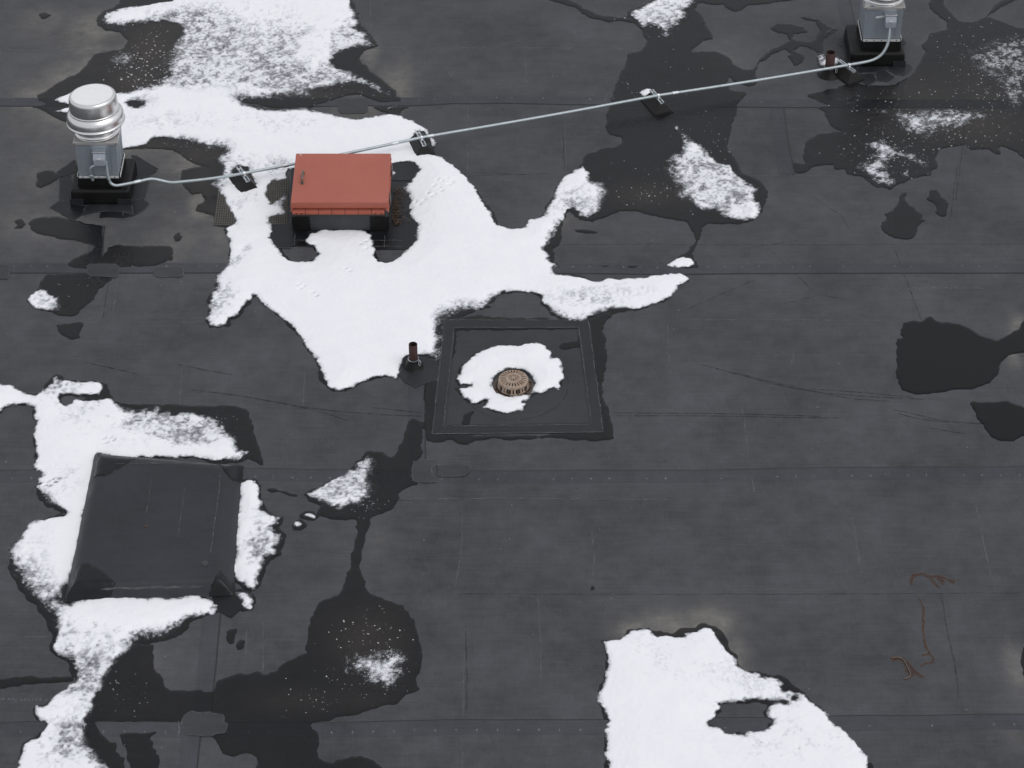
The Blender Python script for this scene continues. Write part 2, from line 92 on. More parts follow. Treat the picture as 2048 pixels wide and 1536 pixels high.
WATER_SHAPES = {
 'tl': dict(deep=0, outline=[(-4.383,7.995),(-4.515,7.536),(-4.39,6.978),(-4.4,6.903),(-4.447,6.809),(-4.551,6.716),(-4.611,6.586),(-4.573,6.421),(-4.466,6.311),(-4.312,6.275),(-4.221,6.13),(-4.211,5.95),(-4.271,5.907),(-4.454,5.879),(-4.539,5.808),(-4.592,5.631),(-4.644,5.456),(-4.76,5.352),(-4.871,5.214),(-4.962,5.077),(-5.042,4.992),(-5.017,4.873),(-4.927,4.806),(-5.063,4.745),(-4.927,4.671),(-4.784,4.538),(-4.666,4.455),(-4.549,4.373),(-3.792,4.839),(-3.11,5.352),(-3.212,6.605),(-3.72,6.978),(-3.684,7.879),(-4.062,8.228)], holes=[]),
 'nearfan': dict(deep=0, outline=[(-3.982,3.925),(-3.702,3.95),(-3.505,3.918),(-3.387,3.79),(-3.271,3.679),(-3.123,3.584),(-3.177,3.606),(-3.264,3.6),(-3.382,3.553),(-3.39,3.443),(-3.317,3.226),(-3.236,3.087),(-3.136,3.133),(-3.1,3.011),(-3.159,2.904),(-3.161,2.828),(-3.07,2.768),(-2.981,2.723),(-2.957,2.544),(-2.846,2.529),(-2.787,2.322),(-2.755,2.031),(-2.588,2.031),(-2.712,3.695),(-3.001,4.015),(-3.55,4.209),(-3.993,4.031)], holes=[]),
 'slit': dict(deep=0, outline=[(-1.791,7.205),(-1.781,6.978),(-1.696,6.568),(-1.652,6.421),(-1.53,6.202),(-1.466,5.986),(-1.593,5.897),(-1.653,5.772),(-1.62,5.666),(-1.501,5.456),(-1.365,5.248),(-1.23,5.043),(-1.152,4.856),(-1.386,4.829),(-1.516,4.914),(-1.665,4.999),(-1.826,4.948),(-1.965,4.822),(-2.263,4.671),(-2.906,4.839),(-2.591,5.526),(-1.982,6.238),(-1.886,6.978),(-1.897,7.205)], holes=[]),
 'slitend': dict(deep=0, outline=[(-1.501,4.755),(-1.385,4.799),(-1.041,4.765),(-1.182,4.671),(-1.16,4.538),(-1.269,4.571),(-1.343,4.638)], holes=[]),
 'centre': dict(deep=0, outline=[(0.408,6.978),(0.541,6.903),(0.711,6.79),(0.766,6.679),(0.896,6.568),(1.046,6.501),(1.197,6.512),(1.346,6.457),(1.417,6.329),(1.457,6.13),(1.451,5.986),(1.402,5.897),(1.27,5.843),(1.226,5.631),(1.163,5.387),(1.081,5.077),(1.029,4.839),(0.994,4.571),(0.989,4.373),(1.011,4.209),(1.125,4.161),(1.158,4.079),(1.085,3.999),(0.943,3.966),(0.781,3.854),(0.708,3.695),(0.697,3.584),(0.508,3.226),(0.501,2.708),(0.571,2.798),(0.67,2.648),(0.806,2.618),(0.945,2.708),(1.084,2.813),(1.255,2.798),(1.423,2.723),(1.608,2.663),(1.616,2.663),(1.749,2.603),(1.762,2.529),(1.807,2.41),(1.79,2.234),(1.725,2.118),(1.602,2.002),(1.581,1.901),(1.764,1.901),(1.793,1.973),(1.766,2.089),(1.833,2.263),(1.873,2.381),(1.881,2.529),(1.952,2.588),(2.122,2.573),(2.293,2.588),(2.399,2.648),(2.492,2.768),(2.548,2.95),(2.587,3.133),(2.563,3.287),(2.468,3.412),(2.352,3.506),(2.312,3.695),(2.269,3.854),(2.226,4.015),(2.253,4.177),(2.314,4.439),(2.387,4.738),(2.423,4.873),(2.486,5.009),(2.48,5.06),(2.337,5.094),(2.307,5.214),(2.333,5.335),(2.364,5.248),(2.531,5.145),(2.618,5.214),(2.612,5.387),(2.675,5.631),(2.794,5.755),(2.896,5.879),(2.973,5.915),(3.022,5.826),(2.972,5.772),(3.025,5.631),(3.067,5.568),(3.117,5.624),(3.177,5.79),(3.099,5.861),(3.065,5.897),(3.156,5.986),(3.254,5.932),(3.305,5.879),(3.373,5.808),(3.383,6.022),(3.434,6.184),(3.59,6.348),(3.484,6.421),(3.42,6.56),(3.208,6.623),(3.194,6.568),(3.339,6.494),(3.38,6.311),(3.339,6.159),(3.248,6.087),(3.155,6.094),(3.067,6.159),(3.083,6.238),(3.169,6.257),(3.245,6.275),(3.218,6.402),(3.091,6.465),(2.922,6.476),(2.855,6.384),(2.888,6.275),(3.016,6.22),(3.035,6.112),(2.964,6.04),(2.826,5.932),(2.724,5.808),(2.592,5.509),(2.5,5.509),(2.378,5.614),(2.351,5.772),(2.208,5.879),(1.966,5.872),(1.959,5.907),(2.09,6.094),(2.204,6.13),(2.201,6.238),(2.145,6.421),(2.117,6.605),(2.042,6.79),(2.096,6.921),(2.246,6.865),(2.36,6.865),(2.465,6.708),(2.582,6.753),(2.626,6.846),(2.878,6.903),(3.17,6.978),(3.219,7.358),(1.628,7.358),(1.613,6.978),(1.513,6.865),(1.318,6.734),(1.294,6.586),(1.011,6.642),(0.788,6.828),(0.657,6.978),(0.644,7.358),(0.374,7.358)], holes=[]),
 'rightbig': dict(deep=0, outline=[(4.688,7.205),(4.68,6.978),(4.653,6.828),(4.716,6.642),(4.812,6.494),(4.773,6.329),(4.579,6.275),(4.543,6.13),(4.474,6.022),(4.495,5.879),(4.441,5.737),(4.366,5.561),(4.291,5.387),(4.147,5.248),(4.103,5.18),(3.811,5.18),(3.707,5.231),(3.556,5.18),(3.404,5.111),(3.14,5.009),(3.134,4.941),(3.219,4.873),(3.337,4.772),(3.207,4.732),(3.292,4.671),(3.298,4.538),(3.337,4.373),(3.426,4.275),(3.199,4.226),(3.045,4.079),(3.011,3.886),(2.99,3.727),(3.011,3.663),(2.892,3.711),(2.868,3.743),(2.868,3.632),(2.882,3.474),(2.979,3.49),(3.094,3.616),(3.185,3.647),(3.288,3.632),(3.297,3.537),(3.405,3.569),(3.413,3.474),(3.55,3.443),(3.632,3.396),(3.724,3.272),(3.819,3.189),(3.914,3.272),(4.083,3.381),(4.177,3.443),(4.281,3.443),(4.293,3.537),(4.37,3.6),(4.368,3.727),(4.336,3.758),(4.408,3.918),(4.54,3.983),(4.685,4.015),(4.743,3.918),(4.907,3.95),(4.997,3.838),(5.033,3.838),(5.046,3.999),(5.121,3.966),(5.198,3.886),(5.266,3.774),(5.399,3.695),(5.598,3.854),(5.859,4.505),(6.011,5.352),(5.986,6.022),(5.84,6.293),(5.64,6.366),(5.487,6.457),(5.335,6.586),(5.283,6.623),(5.419,6.79),(5.633,6.959),(5.739,7.053),(5.861,7.205),(5.649,7.205),(5.44,6.94),(5.266,6.642),(5.157,6.531),(5.003,6.512),(4.918,6.586),(4.848,6.79),(4.814,6.978),(4.842,7.205)], holes=[]),
 'r1': dict(deep=0, outline=[(3.934,3.133),(3.972,3.164),(3.991,3.102),(3.958,3.041),(3.967,2.965),(4.026,2.874),(4.116,2.768),(4.072,2.678),(4.128,2.648),(4.065,2.618),(4.021,2.529),(3.983,2.351),(3.912,2.316),(3.779,2.337),(3.689,2.44),(3.657,2.544),(3.682,2.618),(3.739,2.678),(3.723,2.768),(3.815,2.828),(3.876,2.919),(3.896,3.026)], holes=[]),
 'r2': dict(deep=0, outline=[(4.148,3.041),(4.203,3.072),(4.233,3.179),(4.304,3.195),(4.324,3.072),(4.386,2.95),(4.359,2.798),(4.33,2.702),(4.282,2.723),(4.238,2.783),(4.271,2.844),(4.256,2.934),(4.194,2.995)], holes=[]),
 'deep': dict(deep=1, outline=[(3.702,0.946),(3.811,0.973),(3.91,0.987),(3.984,1.063),(4.015,0.987),(4.069,0.959),(4.26,0.932),(4.347,0.851),(4.43,0.744),(4.566,0.677),(4.69,0.757),(4.8,0.851),(4.852,0.987),(4.953,1.014),(5.075,0.959),(5.127,0.771),(5.03,0.557),(4.907,0.478),(4.779,0.478),(4.645,0.439),(4.569,0.347),(4.512,0.165),(4.412,0.01),(4.225,-0.092),(4.035,-0.104),(3.842,-0.143),(3.683,-0.155),(3.595,-0.104),(3.559,-0.002),(3.548,0.113),(3.575,0.217),(3.611,0.478),(3.608,0.624),(3.636,0.704),(3.668,0.704)], holes=[]),
 'deep2': dict(deep=1, outline=[(4.171,-0.294),(4.22,-0.251),(4.39,-0.269),(4.533,-0.251),(4.673,-0.344),(4.805,-0.419),(4.86,-0.568),(4.777,-0.716),(4.614,-0.753),(4.53,-0.826),(4.389,-0.843),(4.321,-0.777),(4.274,-0.667),(4.25,-0.556),(4.214,-0.419)], holes=[]),
 'lower': dict(deep=0, outline=[(-3.434,-3.46),(-2.952,-3.491),(-2.953,-3.623),(-2.931,-3.764),(-2.843,-3.884),(-2.805,-3.983),(-2.759,-4.032),(-2.622,-4.023),(-2.511,-4.019),(-2.482,-4.038),(-2.42,-4.032),(-2.409,-3.924),(-2.316,-3.864),(-2.166,-3.834),(-2.058,-3.784),(-2.02,-3.834),(-1.892,-3.764),(-1.814,-3.674),(-1.734,-3.603),(-1.693,-3.582),(-1.693,-3.337),(-1.675,-3.15),(-1.64,-3.024),(-1.573,-2.939),(-1.447,-2.875),(-1.449,-2.843),(-1.419,-2.704),(-1.388,-2.606),(-1.378,-2.574),(-1.386,-2.487),(-1.371,-2.333),(-1.349,-2.177),(-1.343,-1.975),(-1.353,-1.919),(-1.45,-1.918),(-1.625,-1.892),(-1.714,-1.852),(-1.678,-1.718),(-1.507,-1.65),(-1.346,-1.309),(-1.31,-1.002),(-1.267,-0.96),(-1.158,-0.995),(-1.084,-1.086),(-1.033,-0.981),(-0.965,-0.739),(-0.926,-0.502),(-0.872,-0.509),(-0.807,-0.545),(-0.796,-0.995),(-0.829,-1.1),(-0.881,-1.17),(-0.885,-1.323),(-0.82,-1.446),(-0.921,-1.474),(-1.01,-1.569),(-0.99,-1.637),(-1.03,-1.758),(-1.106,-1.818),(-1.213,-1.878),(-1.227,-1.907),(-1.243,-2.065),(-1.27,-2.222),(-1.286,-2.377),(-1.297,-2.552),(-1.256,-2.704),(-1.188,-2.875),(-1.071,-2.939),(-0.918,-3.002),(-0.85,-3.129),(-0.789,-3.295),(-0.755,-3.501),(-0.731,-3.643),(-0.748,-3.764),(-0.781,-3.864),(-0.779,-3.944),(-0.749,-4.023),(-0.782,-4.052),(-0.864,-4.082),(-0.917,-4.179),(-0.985,-4.199),(-1.107,-4.238),(-1.242,-4.296),(-1.377,-4.319),(-1.43,-4.344),(-1.456,-4.377),(-1.577,-4.411),(-1.59,-4.421),(-1.538,-4.507),(-1.533,-4.771),(-1.487,-4.812),(-1.419,-4.831),(-1.276,-4.78),(-1.275,-4.767),(-1.167,-4.762),(-1.098,-4.808),(-1.014,-4.894),(-0.901,-5.085),(-0.96,-5.303),(-1.167,-5.41),(-1.323,-5.446),(-1.508,-5.41),(-1.794,-5.267),(-1.966,-5.085),(-2.011,-4.827),(-2.029,-4.762),(-2.098,-4.734),(-2.19,-4.767),(-2.274,-4.734),(-2.329,-4.64),(-2.384,-4.549),(-2.378,-4.45),(-2.396,-4.404),(-2.642,-4.396),(-2.998,-4.392),(-3.313,-4.383),(-3.255,-4.526),(-3.179,-4.602),(-3.123,-4.611),(-3.112,-4.715),(-3.063,-4.79),(-3.052,-4.894),(-3.066,-5.012),(-3.186,-5.122),(-3.333,-5.012),(-3.536,-4.45),(-3.54,-3.864)], holes=[]),
 'lower2': dict(deep=0, outline=[(-3.162,-4.507),(-2.823,-4.503),(-2.872,-4.554),(-2.85,-4.64),(-2.791,-4.752),(-2.757,-4.894),(-2.751,-5.085),(-2.82,-5.194),(-2.922,-5.103),(-2.991,-4.894),(-3.036,-4.734),(-3.115,-4.564)], holes=[]),
 'sump': dict(deep=0, outline=[(-0.811,0.04),(-0.76,0.28),(-0.686,0.543),(-0.602,0.983),(-0.418,1.061),(-0.197,1.071),(-0.325,1.032),(0.001,1.022),(0.326,1.032),(0.395,0.983),(0.58,0.925),(0.743,1.003),(0.921,1.12),(0.99,1.09),(0.905,0.983),(0.86,0.809),(0.886,0.695),(0.871,0.543),(0.889,0.392),(0.885,0.243),(0.842,0.095),(0.832,-0.088),(0.839,-0.232),(0.881,-0.34),(0.899,-0.501),(0.916,-0.66),(0.912,-0.799),(0.857,-0.817),(0.768,-0.852),(0.659,-0.834),(0.44,-0.799),(0.11,-0.808),(0.001,-0.817),(-0.153,-0.799),(-0.329,-0.834),(-0.394,-0.878),(-0.482,-0.878),(-0.57,-0.817),(-0.635,-0.86),(-0.767,-0.834),(-0.806,-0.624)], holes=[[(-0.673,-0.088),(-0.634,0.206),(-0.535,0.392),(-0.526,0.581),(-0.506,0.714),(-0.507,0.809),(0.624,0.829),(0.609,0.657),(0.471,0.638),(0.436,0.562),(0.481,0.505),(0.596,0.543),(0.687,0.505),(0.714,0.206),(0.781,0.151),(0.804,-0.286),(0.797,-0.589),(0.761,-0.677),(0.497,-0.66),(0.331,-0.747),(-0.373,-0.756),(-0.386,-0.624),(-0.344,-0.376),(-0.443,-0.465),(-0.452,-0.624),(-0.572,-0.712),(-0.726,-0.747),(-0.728,-0.642),(-0.663,-0.589)]]),
 'fanfront': dict(deep=0, outline=[(-4.815,2.588),(-4.784,2.678),(-4.671,2.723),(-4.533,2.714),(-4.39,2.663),(-4.247,2.603),(-4.072,2.559),(-4.048,2.529),(-4.029,2.263),(-4.019,2.031),(-3.96,2.176),(-3.865,2.228),(-3.728,2.205),(-3.593,2.205),(-3.459,2.205),(-3.349,2.199),(-3.33,2.089),(-3.331,1.927),(-3.34,2.023),(-3.396,1.908),(-3.491,1.856),(-3.657,1.85),(-3.837,1.828),(-4.123,1.85),(-4.151,1.808),(-4.271,1.836),(-4.345,1.893),(-4.306,1.979),(-4.184,2.081),(-4.124,2.139),(-4.152,2.089),(-4.122,2.19),(-4.24,2.263),(-4.466,2.322),(-4.681,2.41),(-4.769,2.499)], holes=[]),
 's1': dict(deep=0, outline=[(-4.968,2.648),(-4.904,2.678),(-4.861,2.618),(-4.828,2.594),(-4.862,2.499),(-4.947,2.499),(-4.923,2.573)], holes=[]),
 's2': dict(deep=0, outline=[(-4.852,3.506),(-4.78,3.553),(-4.691,3.537),(-4.596,3.412),(-4.632,3.35),(-4.77,3.21),(-4.819,3.256),(-4.844,3.381)], holes=[]),
 'leftmid': dict(deep=0, outline=[(-4.525,1.736),(-4.144,1.751),(-3.853,1.666),(-3.924,1.567),(-3.981,1.483),(-3.994,1.316),(-4.066,1.233),(-4.138,1.15),(-4.136,1.068),(-4.189,1.041),(-4.271,1.041),(-4.392,1.096),(-4.566,1.178),(-4.613,1.288),(-4.582,1.483),(-4.559,1.623)], holes=[]),
 'tri': dict(deep=0, outline=[(-4.336,0.919),(-4.289,0.932),(-4.145,0.946),(-4.115,0.965),(-4.069,0.946),(-4.069,0.851),(-4.07,0.798),(-4.075,0.704),(-4.144,0.672),(-4.212,0.704),(-4.292,0.824)], holes=[]),
 's3': dict(deep=0, outline=[(-5.258,6.679),(-5.196,6.716),(-5.111,6.642),(-5.156,6.549),(-5.236,6.586)], holes=[]),
 's4': dict(deep=0, outline=[(-3.338,2.351),(-3.304,2.44),(-3.259,2.351),(-3.281,2.278),(-3.324,2.293)], holes=[]),
 'leftstripe': dict(deep=0, outline=[(-4.274,-3.884),(-4.163,-3.884),(-4.027,-3.864),(-3.817,-3.874),(-3.568,-3.864),(-3.574,-3.924),(-3.808,-3.944),(-3.985,-3.963),(-4.146,-4.003),(-4.255,-4.013)], holes=[]),
 'curl': dict(deep=0, outline=[(-2.368,-3.399),(-2.346,-3.316),(-2.291,-3.299),(-2.292,-3.378),(-2.294,-3.44),(-2.277,-3.481),(-2.238,-3.429),(-2.194,-3.45),(-2.209,-3.542),(-2.257,-3.552),(-2.283,-3.491),(-2.333,-3.481)], holes=[]),
 'corner': dict(deep=0, outline=[(-3.587,-0.294),(-3.054,-0.307),(-2.538,-0.324),(-2.408,-0.382),(-2.367,-0.519),(-2.301,-0.789),(-2.238,-1.031),(-2.213,-1.175),(-2.372,-1.079),(-2.476,-0.911),(-3.094,-0.544)], holes=[]),
 'armspot': dict(deep=0, outline=[(0.583,2.484),(0.702,2.499),(0.87,2.455),(0.835,2.416),(0.717,2.41)], holes=[]),
 'edge': dict(deep=0, outline=[(4.197,-3.521),(4.235,-3.501),(4.316,-3.521),(4.263,-3.884),(4.179,-3.884),(4.157,-3.844),(4.166,-3.704)], holes=[]),
 'dot': dict(deep=0, outline=[(0.666,-2.785),(0.677,-2.747),(0.695,-2.747),(0.703,-2.79),(0.689,-2.828),(0.671,-2.822)], holes=[]),
 'seamspot': dict(deep=0, outline=[(0.414,1.85),(0.456,1.885),(0.506,1.865),(0.488,1.822),(0.43,1.816)], holes=[]),
 'seamspot2': dict(deep=0, outline=[(0.839,1.865),(0.923,1.879),(1.022,1.865),(0.922,1.842)], holes=[]),
 'seamspot3': dict(deep=0, outline=[(1.102,1.85),(1.139,1.885),(1.239,1.879),(1.212,1.828),(1.154,1.808)], holes=[]),
 'drops': dict(deep=0, outline=[(-2.16,-1.505),(-2.101,-1.481),(-2.024,-1.505),(-1.945,-1.563),(-1.824,-1.586),(-1.837,-1.621),(-1.942,-1.609),(-2.036,-1.551),(-2.127,-1.539)], holes=[]),
}
RIM = [(1.39,-3.33,0.46,0.13,0.07),(1.76,-3.49,0.16,0.36,0.05),(2.17,-4.05,0.24,0.29,0.05),(-2.06,-2.18,0.13,0.46,0.05),(-2.29,-2.88,0.13,0.25,0.05),(-3.92,-2.95,0.25,0.37,0.03),(0.43,2.44,0.1,0.52,0.06),(-2.68,1.03,0.14,0.24,0.04),(-2.56,1.27,0.1,0.16,0.03),(-3.34,-0.46,0.27,0.18,0.05),(-3.78,-0.16,0.23,0.19,0.06),(0.79,1.03,0.38,0.16,0.04),(0.77,-4.08,0.04,0.46,0.015),(1.83,-4.25,0.24,0.28,0.03),(-4.33,-0.16,0.28,0.22,0.03),(-3.79,-3.31,0.17,0.36,0.04),(-1.84,-1.95,0.09,0.1,0.015),(-3.7,1.64,0,0.01,0),(-3.85,-4.36,0.16,0.23,0.03),(1.79,1.89,0.15,0.17,0.03),(-2.79,-3.31,0.25,0.18,0.05)]
FUZZ = [(-3.75,5.59,0.38,0.72,0.34),(-4.28,6.49,0.33,0.24,0.14),(-1.7,5.7,0.27,0.72,0.3),(-2.15,4.99,0.8,0.32,0.4),(-2.94,4.94,0.32,0.22,0.3),(-3.3,3.88,0.36,0.33,0.25),(-3.02,3.93,0.21,0.28,0.3),(-2.97,3.42,0.09,0.55,0.1),(-0.59,1.15,0.33,0.32,0.3),(-0.68,0.75,0.12,0.47,0.2),(0.84,3.1,0.2,0.4,0.16),(0.38,2.31,0.11,0.52,0.08),(-2.85,1.31,0.14,0.49,0.05),(0.7,1.11,0.43,0.14,0.1),(-0.26,1.31,0.29,0.16,0.1),(-4.11,-2.63,0.19,0.38,0.2),(-3.89,-3.04,0.21,0.31,0.22),(-3.45,-3.73,0.25,0.41,0.14),(-3.13,-4.02,0.16,0.46,0.32),(-3.04,-3.37,0.33,0.21,0.3),(-2.68,-3.19,0.25,0.15,0.1),(-2.65,-0.57,0.27,0.29,0.35),(-3.39,-0.42,0.27,0.13,0.2),(-3.16,-0.46,0.41,0.13,0.2),(-3.27,-4.59,0.16,0.33,0.3),(-2.44,-0.85,0.18,0.21,0.1),(-2.13,-2.18,0.13,0.52,0.08),(-1.25,-1.45,0.15,0.41,0.28),(-1.41,-1.75,0.17,0.13,0.28),(-1.68,-1.65,0.13,0.14,0.08),(1.71,3.46,0.31,0.55,0.3),(2.08,2.83,0.3,0.27,0.15),(2.4,3.1,0.2,0.36,0.12),(1.85,4.21,0.16,0.29,0.15),(1.74,6.33,0.33,0.53,0.18),(2.02,6.54,0.28,0.43,0.2),(1.42,6.54,0.11,0.32,0.08),(4.32,4.4,0.63,0.48,0.22),(3.89,3.83,0.41,0.47,0.16),(5.2,5.49,0.65,1.12,0.35),(3.63,4.84,0.21,0.25,0.3),(-4.31,1.31,0.12,0.24,0.22),(-1.08,-3.73,0.33,0.35,0.2),(-4.19,5.7,0.27,0.26,0.3),(1.06,4.6,0.16,0.19,0.2),(0.96,4.99,0.16,0.2,0.1),(-1.93,-3.22,0.08,0.12,0.1),(2.11,-4.05,0.24,0.23,0.05),(-2.25,-2.88,0.08,0.12,0.08),(-2.31,3.05,0.1,0.22,0.1),(-1.87,3.19,0.07,0.36,0.08),(-1.13,3.14,0.1,0.18,0.1),(3.42,5.7,0.16,0.21,0.08),(-4.26,-0.01,0.37,0.15,0.04),(-1.89,-3.22,0.08,0.12,0.3),(1.29,3.05,0.2,0.18,0.3),(-4.04,-1.51,0.09,0.27,0.08)]
THIN = [(-2.98,6.12,0.77,0.84,0.22),(-1.77,5.96,0.22,0.52,0.55),(-1.97,5.24,0.59,0.28,0.55),(-3.46,6.06,0.33,0.63,0.4),(-3.74,6.33,0.33,0.43,0.25),(-4,6.49,0.33,0.22,0.2),(-3.13,5.29,0.43,0.25,0.15),(-2.61,5.49,0.32,0.41,0.3),(-2.41,6.22,0.27,0.42,0.15),(-3.61,5.29,0.32,0.2,0.25),(-3.97,-2.88,0.17,0.25,0.35),(-3.4,-3.79,0.24,0.35,0.4),(-3.5,-3.96,0.2,0.17,0.25),(-3.43,-4.59,0.24,0.28,0.22),(-3.28,-0.53,0.23,0.16,0.35),(-2.91,-0.71,0.27,0.18,0.3),(-3.72,-3.49,0.16,0.36,0.25),(-2.68,-0.75,0.18,0.18,0.2),(-2.83,3.51,0.15,0.18,0.25),(-2.59,3.05,0.15,0.11,0.2),(-2.37,3.55,0.15,0.23,0.2),(-2.96,3.28,0.07,0.27,0.3),(1.82,3.51,0.2,0.37,0.35),(2.1,3.1,0.3,0.27,0.25),(1.72,6.49,0.17,0.32,0.3),(0.68,3.01,0.25,0.36,0.2),(-1.47,-1.51,0.18,0.14,0.25),(1.98,6.76,0.17,0.33,0.3),(-4.17,-0.01,0.23,0.15,0.12),(-3.77,-0.24,0.18,0.11,0.15),(-2.16,-2.25,0.13,0.26,0.15),(0.6,1.23,0.38,0.16,0.1),(-4.44,1.35,0.17,0.24,0.3),(-3.94,4.84,0.21,0.14,0.2),(-2.86,1.47,0.12,0.41,0.15),(-2.71,1.97,0.1,0.13,0.25),(-2.62,2.14,0.06,0.07,0.3),(-2.7,1.31,0.14,0.24,0.1),(-3.42,-3.31,0.33,0.12,0.15),(0.53,2.66,0.2,0.44,0.2),(0.85,1.39,0.58,0.2,0.2),(-2.85,1.31,0.17,0.49,0.15),(-2.17,-2.18,0.17,0.59,0.22),(-1.47,-1.45,0.31,0.34,0.25),(2.12,3.37,0.46,0.82,0.28),(1.7,6.65,0.33,0.43,0.28),(-3.47,-4.59,0.36,0.39,0.22),(1.94,-3.85,0.61,0.47,0.14),(2.13,-4.59,0.59,0.33,0.14),(1.13,-3.55,0.25,0.36,0.1),(-4.25,-0.09,0.37,0.22,0.2),(-3.97,-0.46,0.27,0.29,0.15),(-3.13,-0.67,0.54,0.29,0.22),(-2.69,3.65,0.41,0.23,0.16),(-2.77,2.74,0.1,0.35,0.2),(-3.63,4.4,0.47,0.29,0.15),(-2.43,4.4,0.78,0.29,0.14),(-3.95,-1.38,0.22,0.34,0.14),(-4.1,-2.57,0.17,0.45,0.2)]
DIRT = [(-4.44,4.6,1.74,2.25,0.38),(-4.83,2.83,0.8,1.06,0.25),(-3.18,2.31,0.59,0.52,0.3),(-4.69,6.22,0.33,0.53,0.8),(-4.5,5.59,0.32,0.31,0.7),(-5.12,4.99,0.32,0.5,0.6),(-4.8,5.39,0.32,0.41,0.7),(-5.14,6.33,0.66,0.64,0.35),(-5.23,5.8,0.65,0.62,0.3),(-4.81,4.6,0.32,0.39,0.5),(-3.4,3.65,0.31,0.28,0.5),(-3.13,2.92,0.13,0.27,0.9),(-2.93,2.31,0.15,0.34,0.4),(-3.21,2.66,0.3,0.35,0.3),(-1.2,5.29,0.21,0.51,0.7),(-1.54,5.8,0.11,0.31,0.5),(-1.63,4.74,0.26,0.2,0.5),(1.65,-3.19,0.25,0.21,1),(1.31,-3.22,0.29,0.18,0.8),(1.02,-3.28,0.21,0.18,0.6),(1.83,-3.61,0.12,0.3,0.5),(4.1,-3.79,0.1,0.35,0.5),(4,-4.53,0.12,0.33,0.35),(4.8,0.83,0.09,0.24,0.7),(4.69,0.36,0.09,0.15,0.4),(2.31,5.7,0.32,0.41,0.2),(0.58,3.01,0.15,0.27,0.25),(0.48,2.66,0.3,0.26,0.2),(-0.3,0.95,0.28,0.06,0.5),(-0.6,-3.01,0.13,0.19,0.15),(-1.14,-2.18,0.13,0.26,0.15),(-3.47,2.74,0.2,0.35,0.3),(-2.96,-4.14,0.48,0.34,0.1),(-2.96,-3.73,0.25,0.24,0.15),(2.99,2.83,0.5,0.53,0.15),(3.98,1.47,0.48,0.49,0.12)]
SILT = [(-3.94,5.91,0.33,0.52,0.8),(-4.04,5.29,0.27,0.3,0.8),(-3.82,6.33,0.33,0.21,0.5),(-2.04,4.89,0.42,0.2,0.6),(-3.74,3.97,0.31,0.14,0.6),(-3.21,3.83,0.31,0.19,0.6),(-3.14,3.28,0.15,0.36,0.5),(1.34,3.1,0.35,0.22,0.6),(1.75,3.19,0.15,0.27,0.5),(-1.21,-3.43,0.29,0.36,0.6),(-1.09,-3.49,0.25,0.48,0.5),(-1.71,-4.14,0.36,0.14,0.35),(-1.23,-4.14,0.32,0.17,0.25),(4.38,4.89,0.64,0.49,0.45),(4.84,4.4,0.52,0.39,0.6),(5.03,4.99,0.43,0.6,0.4),(3.95,4.89,0.32,0.2,0.4),(-2.88,2.83,0.2,0.27,0.4)]
TRACKS = [(-0.757,3.316),(-0.71,3.289),(-0.666,3.352),(-0.79,3.207),(-0.738,3.171),(-0.604,3.298),(-0.843,3.09),(-0.781,3.054),(-0.707,3.117),(-0.811,3.019),(-0.975,2.938),(-0.923,2.894),(-1.012,2.832),(-0.885,2.965),(-1.435,2.266),(-1.487,2.207),(-1.439,2.139),(-1.619,1.777),(-1.568,1.735),(-2.055,1.512),(-2.009,1.471),(-1.917,1.374),(-1.871,1.325),(-3.659,-0.832),(-3.606,-0.825),(-3.63,-0.889),(-3.575,-0.861),(-4.09,-1.419),(-4.047,-1.378),(-4.064,-1.481),(-4.022,-1.433),(-3.994,-1.378),(-4.15,-1.433),(-4.105,-1.474),(-4.121,-1.583),(-2.041,1.431),(-0.603,3.262),(-0.643,3.225)]
SEAMS = [[(-9.106,4.761),(-5.41,4.771),(-4.776,4.771),(-1.712,4.771),(-1.025,4.781),(-0.656,4.82),(-0.127,4.83),(0.508,4.801),(1.036,4.791),(2.387,4.752),(3.305,4.742),(5.404,4.732),(8.843,4.722)],[(-8.376,1.752),(-4.975,1.752),(-4.198,1.752),(-2.741,1.76),(0.369,1.752),(1.534,1.735),(2.507,1.752),(4.975,1.752),(8.142,1.752)],[(-7.645,-1.26),(-4.542,-1.254),(-4.166,-1.247),(-2.237,-1.226),(-1.437,-1.247),(-0.838,-1.26),(-0.328,-1.26),(1.579,-1.254),(2.958,-1.212),(4.549,-1.205),(7.447,-1.198)],[(-6.88,-4.414),(-4.088,-4.403),(-3.851,-4.386),(-2.372,-4.397),(-1.374,-4.397),(-0.376,-4.369),(0.703,-4.369),(2.546,-4.33),(4.102,-4.307),(6.719,-4.285)]]
SIDE_SEAMS = [[(-0.81,0.12),(-0.788,-0.603),(-0.767,-1.254)],[(-2.433,-3.118),(-2.419,-3.731),(-2.415,-4.022),(-2.404,-4.296)],[(-2.472,-4.531),(-2.473,-4.697),(-2.471,-4.943)],[(-4.051,2.551),(-4.012,2.037),(-3.999,1.844)],[(3.807,7.423),(3.781,6.978),(3.79,6.434)],[(2.866,4.732),(2.867,4.067),(2.876,3.462)]]
